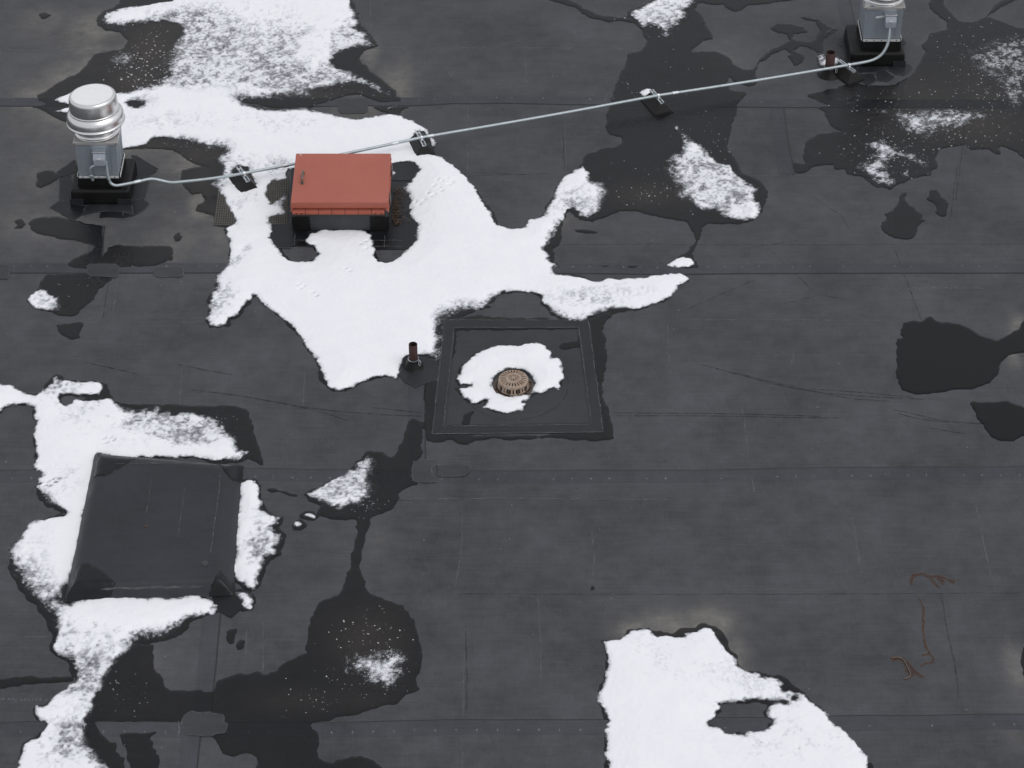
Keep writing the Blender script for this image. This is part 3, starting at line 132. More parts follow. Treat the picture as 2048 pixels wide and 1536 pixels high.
SEAM_PATCHES = [[(-1.848,4.85),(-1.813,4.89),(-1.569,4.89),(-1.53,4.84),(-1.518,4.673),(-1.547,4.624),(-1.799,4.615),(-1.833,4.663)],[(-4.138,1.86),(-4.117,1.894),(-3.864,1.894),(-3.83,1.852),(-3.818,1.702),(-3.843,1.669),(-4.093,1.694),(-4.127,1.727)],[(-3.489,1.81),(-3.468,1.844),(-3.225,1.844),(-3.192,1.802),(-3.192,1.702),(-3.219,1.677),(-3.452,1.677),(-3.48,1.719)],[(-5.09,1.877),(-4.915,1.877),(-4.886,1.844),(-4.881,1.669),(-4.901,1.644),(-5.056,1.644)],[(-2.643,-4.403),(-2.626,-4.33),(-2.602,-4.285),(-2.567,-4.273),(-2.521,-4.29),(-2.422,-4.279),(-2.388,-4.302),(-2.315,-4.307),(-2.3,-4.352),(-2.301,-4.386),(-2.27,-4.42),(-2.266,-4.476),(-2.29,-4.52),(-2.345,-4.526),(-2.379,-4.548),(-2.47,-4.548),(-2.599,-4.531),(-2.628,-4.476)],[(-0.877,-1.135),(-0.82,-1.107),(-0.677,-1.114),(-0.665,-1.274),(-0.675,-1.419),(-0.768,-1.426),(-0.874,-1.405),(-0.891,-1.274)],[(-0.72,-1.198),(-0.64,-1.177),(-0.44,-1.17),(-0.382,-1.205),(-0.377,-1.281),(-0.416,-1.336),(-0.571,-1.343),(-0.699,-1.323)]]
PALE_CREASES = [[(-1.592,7.199),(-1.544,5.989)],[(-0.953,5.937),(-0.95,5.574)],[(0.153,5.937),(0.145,5.493),(0.161,5.289),(0.149,4.969)],[(-0.47,4.752),(-0.456,3.646),(-0.45,2.744)],[(0.56,4.771),(0.541,3.508)],[(1.475,0.924),(1.47,0.595),(1.466,-0.015)],[(2.108,-0.348),(2.109,-0.818),(2.113,-1.156)],[(2.123,-1.343),(2.131,-1.549)],[(-0.435,-1.852),(-0.43,-2.247),(-0.455,-2.568),(-0.485,-2.833)],[(0.687,-2.05),(0.701,-2.376),(0.686,-2.695)],[(0.219,-2.883),(0.232,-3.313),(0.239,-3.964)],[(-0.39,-3.612),(-0.396,-4.364),(-0.39,-5.023)],[(2.945,-1.724),(2.962,-2.182),(2.961,-2.632)],[(4.055,-1.724),(4.055,-2.247),(4.063,-2.758)],[(-1.922,0.211),(-1.907,-0.348)],[(-3.059,0.211),(-3.041,-0.326)],[(-3.828,1.702),(-3.796,0.948)],[(-4.906,6.221),(-4.888,5.905)],[(-2.073,-3.191),(-2.029,-3.819)],[(-2.201,-3.313),(-2.172,-3.76)],[(2.862,4.615),(2.866,3.926),(2.864,3.508)],[(5.04,3.926),(5.05,3.554)],[(-0.641,5.493),(-0.663,5.239)],[(0.214,-2.914),(0.151,-2.883),(-0.059,-2.883)],[(2.651,0.517),(2.593,0.249)],[(1.353,-2.821),(2.428,-2.821),(2.934,-2.821)],[(-1.222,-1.65),(-0.543,-1.63),(0.333,-1.63),(1.384,-1.65)],[(-4.86,0.956),(-3.91,0.948),(-2.914,0.948)],[(-1.765,5.937),(-0.785,5.947),(0.305,5.947),(1.231,5.926)],[(-5.57,5.885),(-4.919,5.895),(-4.24,5.905)],[(2.426,3.444),(3.446,3.453)],[(1.691,0.988),(3.686,0.98)],[(-2.936,-0.37),(-2.119,-0.326)],[(-4.233,-3.397),(-3.82,-3.397)]]
DARK_CREASES = [[(3.617,-2.852),(3.603,-3.313),(3.621,-3.731),(3.603,-4.137)],[(-0.383,-3.222),(-0.371,-3.789),(-0.361,-4.307)],[(1.605,2.224),(3.33,2.232),(5.045,2.241)],[(0.473,2.224),(1.508,2.241)],[(-0.438,-2.871),(0.74,-2.877),(2.844,-2.871),(4.311,-2.858)],[(-1.648,3.371),(0.388,3.489)],[(-0.454,3.508),(0.286,3.462)],[(0.537,4.305),(0.537,3.554)],[(3.009,3.099),(3.279,2.744),(3.354,2.482)],[(4.739,4.401),(4.471,3.01)],[(4.566,3.646),(4.367,2.656)],[(2.535,2.139),(2.896,1.471)],[(2.353,1.636),(1.652,1.147)],[(3.763,2.139),(3.906,0.829)],[(2.844,2.309),(2.341,2.181)],[(3.242,1.309),(2.961,1.39),(2.565,1.228)],[(-3.912,1.802),(-3.891,0.988)]]
SCUFFS = [[(-2.963,-0.082),(-2.495,-0.179),(-2.121,-0.282),(-1.705,-0.385),(-1.201,-0.451),(-0.813,-0.48)],[(-2.121,-0.282),(-1.749,-0.414),(-1.469,-0.552)],[(-3.113,0.295),(-2.85,0.211),(-2.589,0.135)],[(-3.978,0.325),(-3.687,0.226),(-3.47,0.151)],[(0.901,-0.429),(1.711,-0.436),(2.256,-0.451),(2.799,-0.48)],[(0.9,-0.472),(1.709,-0.472),(2.435,-0.494),(2.979,-0.502)],[(1.727,0.31),(2.112,0.135),(2.47,-0.022),(2.83,-0.127),(3.192,-0.179),(3.783,-0.231)],[(2.068,0.173),(2.472,-0),(2.83,-0.127),(3.097,-0.216),(3.459,-0.26)],[(2.742,-0.075),(3.197,-0.127),(3.694,-0.201)],[(3.469,-0.378),(3.666,-0.451),(3.927,-0.545),(4.284,-0.588),(4.69,-0.603)],[(3.508,-0.436),(3.704,-0.516),(3.97,-0.567)],[(-1.296,-0.348),(-0.81,-0.429)],[(3.735,-0.639),(4.085,-0.732)],[(-1.463,-1.65),(-0.849,-1.657)]]
CHALK = [[(-1.642,-4.469),(-1.741,-4.513),(-1.595,-4.579)],[(1.85,-1.322),(1.955,-1.336),(1.915,-1.369)],[(3.365,-1.298),(3.297,-1.298),(3.341,-1.345)],[(3.376,-1.194),(3.429,-1.194)],[(2.097,-0.307),(2.096,-0.444)],[(2.121,-1.341),(2.129,-1.551)],[(3.794,-3.7),(3.793,-3.734)],[(-2.675,-4.318),(-2.648,-4.476),(-2.652,-4.598)],[(-4.261,-1.336),(-4.156,-1.359)],[(-1.959,-1.341),(-1.889,-1.383)],[(-1.729,-2.945),(-1.729,-2.951)],[(-0.097,-2.465),(-0.119,-2.508)],[(-0.478,-4.062),(-0.491,-4.14)]]
RUST = [[(3.368,-2.752),(3.37,-2.699),(3.388,-2.635),(3.419,-2.613),(3.5,-2.602),(3.538,-2.645),(3.611,-2.635),(3.645,-2.645),(3.697,-2.693),(3.754,-2.693),(3.734,-2.741),(3.707,-2.731),(3.676,-2.688),(3.629,-2.661),(3.666,-2.715),(3.638,-2.763),(3.628,-2.731),(3.593,-2.667),(3.563,-2.672),(3.578,-2.731),(3.613,-2.795),(3.586,-2.784),(3.55,-2.72),(3.527,-2.672),(3.488,-2.64),(3.438,-2.64),(3.398,-2.672),(3.386,-2.72),(3.376,-2.773)],[(3.418,-2.911),(3.435,-2.974),(3.453,-3.037),(3.446,-3.099),(3.43,-3.182),(3.435,-3.223),(3.416,-3.285),(3.413,-3.438),(3.414,-3.519),(3.433,-3.565),(3.434,-3.6),(3.459,-3.64),(3.461,-3.68),(3.444,-3.712),(3.384,-3.722),(3.342,-3.752),(3.339,-3.735),(3.379,-3.705),(3.428,-3.695),(3.444,-3.67),(3.445,-3.64),(3.425,-3.608),(3.367,-3.627),(3.363,-3.61),(3.412,-3.595),(3.422,-3.575),(3.399,-3.529),(3.399,-3.438),(3.401,-3.285),(3.412,-3.223),(3.414,-3.182),(3.429,-3.099),(3.439,-3.037),(3.427,-2.984)],[(3.102,-3.64),(3.145,-3.625),(3.199,-3.64),(3.236,-3.68),(3.27,-3.75),(3.305,-3.809),(3.34,-3.859),(3.357,-3.888),(3.324,-3.878),(3.274,-3.839),(3.252,-3.873),(3.197,-3.908),(3.179,-3.888),(3.222,-3.868),(3.239,-3.839),(3.202,-3.799),(3.219,-3.769),(3.199,-3.7),(3.175,-3.67),(3.117,-3.69)]]
RUST_WIRE = [(3.111,-3.655),(3.143,-3.645),(3.19,-3.655),(3.214,-3.695),(3.228,-3.755),(3.239,-3.809),(3.245,-3.849),(3.235,-3.873),(3.206,-3.89),(3.188,-3.893)]
FLASH_LEFT = [[(-4.603,3.396),(-4.502,3.49),(-4.405,2.919),(-4.418,2.889),(-4.561,2.995)],[(-3.869,3.443),(-3.68,3.474),(-3.695,3.026),(-3.828,2.98)],[(-4.407,2.934),(-3.823,2.934),(-3.783,2.723),(-3.894,2.798),(-4.116,2.798),(-4.296,2.732)],[(-4.631,2.874),(-4.567,2.98),(-4.43,2.98),(-4.405,2.919),(-4.281,2.889),(-4.297,2.738),(-4.371,2.648),(-4.485,2.738)],[(-3.833,3.026),(-3.712,3.026),(-3.643,2.934),(-3.69,2.813),(-3.783,2.723),(-3.874,2.693),(-3.911,2.874),(-3.837,2.904)],[(-4.125,2.874),(-3.909,2.859),(-3.879,2.693),(-4.113,2.693)],[(-4.652,3.506),(-4.489,3.743),(-4.427,3.521),(-4.605,3.412)],[(-3.918,3.822),(-3.863,3.806),(-3.611,3.569),(-3.663,3.474),(-3.877,3.443)]]
FLASH_RIGHT = [[(3.551,6.014),(3.568,6.101),(3.632,6.206),(3.708,6.242),(3.751,6.119),(3.736,5.962),(3.609,5.962)],[(4.02,5.566),(4.187,5.617),(4.293,5.6),(4.321,5.532),(4.274,5.43),(4.195,5.363),(4.109,5.397),(4.047,5.481)],[(4.209,6.154),(4.28,6.136),(4.311,6.049),(4.243,5.962),(4.188,5.962)],[(3.608,5.944),(3.736,5.962),(3.724,5.464),(3.597,5.634)],[(3.698,5.566),(4.056,5.566),(4.044,5.447),(3.738,5.43)],[(4.219,5.91),(4.255,5.91),(4.243,5.634),(4.185,5.6)],[(3.708,5.397),(3.888,5.414),(3.9,5.262),(3.802,5.179),(3.739,5.254)],[(3.91,5.447),(4.011,5.481),(4.104,5.346),(4.022,5.245),(3.9,5.262)]]
HATCH_APRON = [(-2.174,2.157),(-2.387,2.157),(-2.397,2.561),(-2.259,2.581),(-2.202,2.601),(-2.273,3.742),(-0.948,3.742),(-0.906,2.147),(-1.378,2.137),(-1.426,2.177),(-2.164,2.187)]
HATCH_STRIPS = [[(-2.397,2.561),(-2.189,2.581),(-2.029,2.439),(-2.015,2.197),(-2.389,2.187)],[(-1.383,2.561),(-1.257,2.601),(-0.919,2.622),(-0.906,2.147),(-1.355,2.137)],[(-1.247,3.676),(-1.054,3.676),(-1.045,3.353),(-1.236,3.353)],[(-1.171,3.184),(-1.088,3.184),(-1.096,2.704),(-1.167,2.704)]]
BOOT_PATCH = [(-1.047,0.126),(-1.026,0.217),(-0.99,0.334),(-0.904,0.394),(-0.808,0.412),(-0.711,0.334),(-0.661,0.243),(-0.58,0.113),(-0.642,0.049),(-0.752,0.023),(-0.891,-0.061),(-0.923,-0.041),(-1.004,0.036)]
CURB_PATCHES = [[(-3.674,-1.192),(-3.339,-1.219),(-3.57,-1.473),(-3.679,-1.45)],[(-2.621,-1.212),(-2.321,-1.167),(-2.17,-1.269),(-2.277,-1.381),(-2.47,-1.481),(-2.542,-1.381)],[(-3.749,-3.066),(-3.647,-2.618),(-3.593,-2.608),(-3.442,-2.721),(-3.337,-2.864),(-3.411,-2.996),(-3.534,-2.99)],[(-2.553,-2.924),(-2.455,-2.706),(-2.298,-2.792),(-2.256,-2.884),(-2.458,-3.005)]]
CURB_FRONT_PATCH = [(-2.527,-2.888),(-2.406,-2.857),(-2.265,-2.918),(-2.261,-3.059),(-2.341,-3.163),(-2.456,-3.089)]
CURB_TOP = [(-3.638,-1.308),(-2.553,-1.294),(-2.484,-2.816),(-3.618,-2.816)]
CURB_BASE = [(-3.736,-1.016),(-2.387,-1.191),(-2.338,-2.889),(-3.758,-2.97)]
SUMP = [(-0.646,0.988),(0.732,0.988),(0.83,-0.718),(-0.726,-0.747)]
MAT = [(-2.976,3.444),(-2.273,3.444),(-2.229,2.577),(-2.968,2.551)]
GRAINS = [(-3.93,5.8,0.33,0.52,220,0.018),(-4.05,5.39,0.27,0.36,160,0.02),(-3.73,5.39,0.21,0.3,80,0.018),(1.41,6.33,0.33,0.43,60,0.014),(1.66,5.8,0.33,0.62,40,0.012),(1.26,5.09,0.21,0.25,40,0.012),(1.44,3.1,0.45,0.27,160,0.012),(1.26,3.65,0.31,0.37,60,0.01),(3.92,5.09,0.48,0.5,120,0.012),(5.03,5.39,0.48,1.22,700,0.013),(4.47,4.31,0.78,0.48,500,0.014),(3.87,3.65,0.51,0.56,350,0.013),(3.49,3.93,0.41,0.56,90,0.01),(-1.17,-3.37,0.33,0.36,160,0.013),(-1.31,-3.96,0.49,0.23,110,0.009),(-1.08,-3.73,0.37,0.41,140,0.011),(1.96,4.31,0.31,0.48,70,0.011),(2.03,3.65,0.31,0.74,200,0.01),(-4.22,1.55,0.29,0.25,50,0.01),(-1.72,4.94,0.48,0.2,150,0.011),(-1.55,-4.14,0.24,0.17,60,0.009),(4.32,4.4,1.05,1.16,300,0.008),(2.56,5.39,0.32,0.61,20,0.012),(-3.98,6.33,0.28,0.21,60,0.012),(-1.24,-1.72,0.17,0.17,120,0.009),(-2.73,-0.67,0.27,0.29,150,0.009),(-3.13,-4.08,0.24,0.34,120,0.008),(-3.43,3.93,0.41,0.19,120,0.009)]
PRINT_MARKS = [(3.83,1.504),(3.877,1.504),(3.923,1.504),(3.948,1.504),(3.995,1.504),(4.042,1.504),(4.067,1.504),(4.114,1.504),(4.161,1.504),(4.186,1.504),(4.233,1.504),(4.279,1.504),(4.304,1.504),(4.351,1.504),(4.398,1.504),(4.423,1.504),(4.47,1.504),(4.517,1.504),(4.542,1.504)]
TEXT_POS = (-4.175, -4.137)
BLOCKS = [(-2.710,3.270,0.149),(-0.932,3.932,0.149),(1.537,4.741,0.149),(3.600,5.352,0.149)]

# ------------------------------------------------------------------ helpers
COL = scene.collection
rnd = random.Random(7)

def tag(o, label=None, cat=None, group=None, kind=None):
    if label: o['label'] = label
    if cat: o['category'] = cat
    if group: o['group'] = group
    if kind: o['kind'] = kind
    return o

def link(name, me, mat=None, parent=None, smooth=False):
    if mat is not None:
        me.materials.append(mat)
    if smooth:
        me.polygons.foreach_set('use_smooth', [True] * len(me.polygons))
    o = bpy.data.objects.new(name, me)
    COL.objects.link(o)
    if parent is not None:
        o.parent = parent
    return o

def empty(name, loc, rz=0.0):
    o = bpy.data.objects.new(name, None)
    o.empty_display_size = 0.1
    COL.objects.link(o)
    o.location = loc
    o.rotation_euler = (0, 0, rz)
    return o

class MB:
    def __init__(self):
        self.v, self.f = [], []
    def add(self, vs, fs):
        b = len(self.v)
        self.v += [tuple(p) for p in vs]
        self.f += [tuple(i + b for i in f) for f in fs]
    def box(self, x0, x1, y0, y1, z0, z1):
        self.add([(x0,y0,z0),(x1,y0,z0),(x1,y1,z0),(x0,y1,z0),(x0,y0,z1),(x1,y0,z1),(x1,y1,z1),(x0,y1,z1)],
                 [(3,2,1,0),(4,5,6,7),(0,1,5,4),(1,2,6,5),(2,3,7,6),(3,0,4,7)])
    def frustum(self, a, z0, b, z1):
        n = len(a)
        self.add([(x,y,z0) for x,y in a] + [(x,y,z1) for x,y in b],
                 [tuple(range(n-1,-1,-1)), tuple(range(n,2*n))] + [(i,(i+1)%n,n+(i+1)%n,n+i) for i in range(n)])
    def prism(self, poly, z0, z1):
        ar = sum(poly[i][0]*poly[(i+1)%len(poly)][1]-poly[(i+1)%len(poly)][0]*poly[i][1] for i in range(len(poly)))
        if ar < 0: poly = poly[::-1]
        self.frustum(poly, z0, poly, z1)
    def lathe(self, prof, n=48, c=(0,0,0), close=False):
        vs, fs = [], []
        m = len(prof)
        for r, z in prof:
            for k in range(n):
                a = 2*math.pi*k/n
                vs.append((c[0]+r*math.cos(a), c[1]+r*math.sin(a), c[2]+z))
        for i in range(m-1):
            for k in range(n):
                k2 = (k+1)%n
                fs.append((i*n+k, i*n+k2, (i+1)*n+k2, (i+1)*n+k))
        if close: fs += [tuple(range(n-1,-1,-1)), tuple((m-1)*n+k for k in range(n))]
        self.add(vs, fs)
    def tube(self, pts, r, n=12, caps=True):
        pts = [Vector(p) for p in pts]
        vs, fs = [], []
        up = Vector((0,0,1))
        for i, p in enumerate(pts):
            t = (pts[min(i+1,len(pts)-1)] - pts[max(i-1,0)]).normalized()
            u = up if abs(t.dot(up)) < 0.95 else Vector((0,1,0))
            s = t.cross(u).normalized(); w = s.cross(t).normalized()
            for k in range(n):
                a = 2*math.pi*k/n
                vs.append(p + r*(math.cos(a)*s + math.sin(a)*w))
        for i in range(len(pts)-1):
            for k in range(n):
                k2 = (k+1)%n
                fs.append((i*n+k,(i+1)*n+k,(i+1)*n+k2,i*n+k2))
        if caps: fs += [tuple(range(n)), tuple((len(pts)-1)*n+k for k in range(n-1,-1,-1))]
        self.add(vs, fs)
    def ribbon(self, pts, w, z, taper=True):
        P = [Vector((x,y,0)) for x,y in pts]
        n = len(P); vs = []
        for i, p in enumerate(P):
            t = (P[min(i+1,n-1)]-P[max(i-1,0)])
            if t.length < 1e-6: t = Vector((1,0,0))
            t.normalize(); s = Vector((-t.y,t.x,0))
            ww = w*(0.35 if taper and i in (0,n-1) else 1.0)
            vs += [(p.x+s.x*ww/2,p.y+s.y*ww/2,z),(p.x-s.x*ww/2,p.y-s.y*ww/2,z)]
        self.add(vs, [(2*i+1,2*i+3,2*i+2,2*i) for i in range(n-1)])
    def mesh(self, name):
        me = bpy.data.meshes.new(name)
        me.from_pydata(self.v, [], self.f)
        me.validate(); me.update()
        return me
    def build(self, name, mat, parent=None, smooth=False, bevel=0.0, seg=2):
        o = link(name, self.mesh(name), mat, parent, smooth)
        if bevel:
            m = o.modifiers.new('bevel', 'BEVEL'); m.width = bevel; m.segments = seg; m.limit_method = 'ANGLE'
            o.data.polygons.foreach_set('use_smooth', [True]*len(o.data.polygons))
            w = o.modifiers.new('wn', 'WEIGHTED_NORMAL'); w.keep_sharp = True
        return o

def smooth_path(pts, k=6):
    P = [Vector(p) for p in pts]; out = []
    for i in range(len(P)-1):
        p0 = P[max(i-1,0)]; p1 = P[i]; p2 = P[i+1]; p3 = P[min(i+2,len(P)-1)]
        for j in range(k):
            t = j/k
            out.append(0.5*((2*p1)+(p2-p0)*t+(2*p0-5*p1+4*p2-p3)*t*t+(3*p1-p0-3*p2+p3)*t**3))
    out.append(P[-1])
    return [tuple(q) for q in out]

def densify(pts, step, jit=0.0, closed=True):
    out = []; n = len(pts)
    for i in range(n if closed else n-1):
        a, b = pts[i], pts[(i+1)%n]
        L = math.hypot(b[0]-a[0], b[1]-a[1]); k = max(1, int(L/step))
        for j in range(k):
            t = j/k
            out.append((a[0]+(b[0]-a[0])*t+rnd.uniform(-jit,jit), a[1]+(b[1]-a[1])*t+rnd.uniform(-jit,jit)))
    if not closed: out.append(pts[-1])
    return out

# value noise and signed distance on numpy grids
_LAT = np.random.default_rng(11).random((8, 256, 256))
def vnoise(X, Y, s, k=0):
    x, y = X/s + 17.3*k, Y/s + 9.1*k
    xi, yi = np.floor(x).astype(np.int64), np.floor(y).astype(np.int64)
    fx, fy = x-xi, y-yi
    fx = fx*fx*(3-2*fx); fy = fy*fy*(3-2*fy)
    L = _LAT[k % 8]
    a, b = L[xi & 255, yi & 255], L[(xi+1) & 255, yi & 255]
    c, d = L[xi & 255, (yi+1) & 255], L[(xi+1) & 255, (yi+1) & 255]
    return (a*(1-fx)+b*fx)*(1-fy) + (c*(1-fx)+d*fx)*fy

def sdf_poly(X, Y, poly):
    d2 = np.full(X.shape, 1e9); ins = np.zeros(X.shape, bool)
    n = len(poly)
    for i in range(n):
        ax, ay = poly[i]; bx, by = poly[(i+1) % n]
        ex, ey = bx-ax, by-ay
        px, py = X-ax, Y-ay
        t = np.clip((px*ex+py*ey)/max(ex*ex+ey*ey, 1e-12), 0, 1)
        dx, dy = px-ex*t, py-ey*t
        np.minimum(d2, dx*dx+dy*dy, out=d2)
        if ay != by:
            c = ((ay > Y) != (by > Y)) & (X < (bx-ax)*(Y-ay)/(by-ay)+ax)
            ins ^= c
    d = np.sqrt(d2)
    return np.where(ins, d, -d)

def sdf_shape(X, Y, shp):
    d = sdf_poly(X, Y, shp['outline'])
    for h in shp['holes']:
        d = np.minimum(d, -sdf_poly(X, Y, h))
    return d

def grid_for(shp, dx, dy, pad):
    xs = [p[0] for p in shp['outline']]; ys = [p[1] for p in shp['outline']]
    x0, x1 = max(min(xs)-pad, -7.6), min(max(xs)+pad, 7.6)
    y0, y1 = max(min(ys)-pad, -8.0), min(max(ys)+pad, 10.5)
    gx = np.arange(x0, x1+dx, dx); gy = np.arange(y0, y1+dy, dy)
    return gx, gy

def resample(gx, gy, cx, cy, A):
    ix = np.clip((gx-cx[0])/(cx[1]-cx[0]), 0, len(cx)-1.001); iy = np.clip((gy-cy[0])/(cy[1]-cy[0]), 0, len(cy)-1.001)
    i0, j0 = ix.astype(int), iy.astype(int); fx, fy = (ix-i0)[:,None], (iy-j0)[None,:]
    return (A[np.ix_(i0,j0)]*(1-fx)+A[np.ix_(i0+1,j0)]*fx)*(1-fy)+(A[np.ix_(i0,j0+1)]*(1-fx)+A[np.ix_(i0+1,j0+1)]*fx)*fy

def blobs(X, Y, L, mode='max'):
    out = np.zeros(X.shape)
    for cx, cy, rx, ry, s in L:
        if cx+3*rx < X.min() or cx-3*rx > X.max() or cy+3*ry < Y.min() or cy-3*ry > Y.max(): continue
        v = s*np.exp(-1.1*(((X-cx)/rx)**2+((Y-cy)/ry)**2))
        out = np.maximum(out, v) if mode == 'max' else out+v
    return out

def field_mesh(name, gx, gy, Z, low, attrs=None):
    nx, ny = Z.shape
    q = np.maximum(np.maximum(Z[:-1,:-1], Z[1:,:-1]), np.maximum(Z[:-1,1:], Z[1:,1:])) > 0
    if not q.any(): return None
    I, J = np.nonzero(q)
    idx = lambda i, j: i*ny+j
    F = np.stack([idx(I,J), idx(I+1,J), idx(I+1,J+1), idx(I,J+1)], 1)
    used = np.unique(F)
    remap = np.zeros(nx*ny, np.int64); remap[used] = np.arange(len(used))
    F = remap[F]
    V = np.empty((len(used),3), np.float32)
    V[:,0] = gx[used//ny]; V[:,1] = gy[used%ny]; V[:,2] = np.maximum(Z.reshape(-1)[used], low)
    me = bpy.data.meshes.new(name)
    me.vertices.add(len(V)); me.vertices.foreach_set('co', V.reshape(-1))
    me.loops.add(len(F)*4); me.loops.foreach_set('vertex_index', F.reshape(-1).astype(np.int32))
    me.polygons.add(len(F)); me.polygons.foreach_set('loop_start', np.arange(0,len(F)*4,4,dtype=np.int32))
    me.update(calc_edges=True)
    me.polygons.foreach_set('use_smooth', np.ones(len(F), bool))
    for an, A in (attrs or {}).items():
        at = me.attributes.new(an, 'FLOAT', 'POINT'); at.data.foreach_set('value', A.reshape(-1)[used].astype(np.float32))
    return me

# ------------------------------------------------------------------ materials
def mat(name):
    m = bpy.data.materials.new(name); m.use_nodes = True
    nt = m.node_tree; b = nt.nodes['Principled BSDF']
    return m, nt, b
def N(nt, t, **kw):
    n = nt.nodes.new(t)
    for k, v in kw.items():
        if k in n.inputs.keys() if hasattr(n.inputs,'keys') else False: n.inputs[k].default_value = v
        else: setattr(n, k, v)
    return n
def coords(nt, scale=(1,1,1), obj=True):
    tc = nt.nodes.new('ShaderNodeTexCoord'); mp = nt.nodes.new('ShaderNodeMapping')
    mp.inputs['Scale'].default_value = scale
    nt.links.new(tc.outputs['Object'], mp.inputs['Vector'])
    return mp.outputs[0]
def noise(nt, vec, scale, detail=4, rough=0.6):
    n = nt.nodes.new('ShaderNodeTexNoise')
    n.inputs['Scale'].default_value = scale; n.inputs['Detail'].default_value = detail; n.inputs['Roughness'].default_value = rough
    if vec is not None: nt.links.new(vec, n.inputs['Vector'])
    return n.outputs['Fac']
def ramp(nt, fac, stops):
    r = nt.nodes.new('ShaderNodeValToRGB'); e = r.color_ramp.elements
    while len(e) < len(stops): e.new(0.5)
    for el, (p, c) in zip(e, stops):
        el.position = p; el.color = c if len(c) == 4 else (*c, 1)
    nt.links.new(fac, r.inputs[0])
    return r.outputs[0]
def mixc(nt, fac, a, b, blend='MIX'):
    m = nt.nodes.new('ShaderNodeMix'); m.data_type = 'RGBA'; m.blend_type = blend
    if hasattr(fac,'links'): nt.links.new(fac, m.inputs[0])
    else: m.inputs[0].default_value = fac
    for s, v in ((6,a),(7,b)):
        if hasattr(v,'links'): nt.links.new(v, m.inputs[s])
        else: m.inputs[s].default_value = (*v, 1) if len(v) == 3 else v
    return m.outputs[2]
def math_(nt, op, a, b=0.0, clamp=False):
    m = nt.nodes.new('ShaderNodeMath'); m.operation = op; m.use_clamp = clamp
    for s, v in ((0,a),(1,b)):
        if hasattr(v,'links'): nt.links.new(v, m.inputs[s])
        else: m.inputs[s].default_value = v
    return m.outputs[0]
def bump(nt, b, h, strength=0.3, dist=0.01):
    n = nt.nodes.new('ShaderNodeBump'); n.inputs['Strength'].default_value = strength; n.inputs['Distance'].default_value = dist
    nt.links.new(h, n.inputs['Height']); nt.links.new(n.outputs[0], b.inputs['Normal'])
def attr(nt, name):
    a = nt.nodes.new('ShaderNodeAttribute'); a.attribute_name = name
    return a.outputs['Fac']

def membrane(name, base, var=0.35, rough=0.62, painted=False, spec=0.5):
    m, nt, b = mat(name)
    v = coords(nt)
    streak = noise(nt, coords(nt, (1.2, 26, 1)), 1.6, 5, 0.65)
    weave = noise(nt, coords(nt, (30, 3, 1)), 2.0, 3, 0.6)
    cloud = noise(nt, v, 0.9, 5, 0.6)
    blot = noise(nt, v, 5.5, 5, 0.7)
    fine = noise(nt, v, 90, 2, 0.7)
    s = math_(nt,'ADD', math_(nt,'MULTIPLY',streak,0.28), math_(nt,'MULTIPLY',cloud,0.65))
    s = math_(nt,'ADD', s, math_(nt,'MULTIPLY',blot,0.60))
    s = math_(nt,'ADD', s, math_(nt,'MULTIPLY',weave,0.14))
    s = math_(nt,'ADD', s, math_(nt,'MULTIPLY',fine,0.36))          # mean about 1.16
    lo = tuple(c*(1-var) for c in base); hi = tuple(c*(1+var) for c in base)
    col = ramp(nt, math_(nt,'MULTIPLY',s,0.77), [(0.70,lo),(1.0,base),(1.0,hi)]) if False else ramp(nt, math_(nt,'MULTIPLY',s,0.495), [(0.39,lo),(0.5,base),(0.62,hi)])
    # dark smudges and pale dusty scrapes with shapes of their own
    sm = ramp(nt, noise(nt, coords(nt,(1,2.2,1)), 3.1, 6, 0.72), [(0.60,(0,0,0)),(0.74,(1,1,1))])
    col = mixc(nt, math_(nt,'MULTIPLY',sm,0.22), col, tuple(c*0.55 for c in base))
    sm2 = ramp(nt, noise(nt, v, 15, 5, 0.75), [(0.58,(0,0,0)),(0.72,(1,1,1))])
    col = mixc(nt, math_(nt,'MULTIPLY',sm2,0.18), col, tuple(c*0.5 for c in base))
    sc = ramp(nt, noise(nt, coords(nt,(9,1.1,1)), 4.3, 6, 0.75), [(0.66,(0,0,0)),(0.80,(1,1,1))])
    col = mixc(nt, math_(nt,'MULTIPLY',sc,0.30), col, tuple(c*1.9 for c in base))
    if painted:
        d = math_(nt,'MULTIPLY', attr(nt,'dirt'), math_(nt,'MULTIPLY', ramp(nt, noise(nt,v,6.5,7,0.75), [(0.24,(0.1,0.1,0.1)),(0.62,(1,1,1))]), 1.15), True)
        col = mixc(nt, d, col, (0.215,0.200,0.176))
        e = math_(nt,'MULTIPLY', attr(nt,'silt'), math_(nt,'ADD',0.45, math_(nt,'MULTIPLY',noise(nt,v,9,6,0.7),1.2)), True)
        col = mixc(nt, e, col, (0.27,0.225,0.185))
    nt.links.new(col, b.inputs['Base Color'])
    b.inputs['Specular IOR Level'].default_value = spec
    nt.links.new(ramp(nt, blot, [(0.3,(rough-0.1,)*3),(0.7,(rough+0.12,)*3)]), b.inputs['Roughness'])
    h = math_(nt,'ADD', math_(nt,'MULTIPLY',fine,0.25), math_(nt,'ADD', weave, math_(nt,'MULTIPLY',blot,1.5)))
    bump(nt, b, h, 0.25, 0.004)
    return m

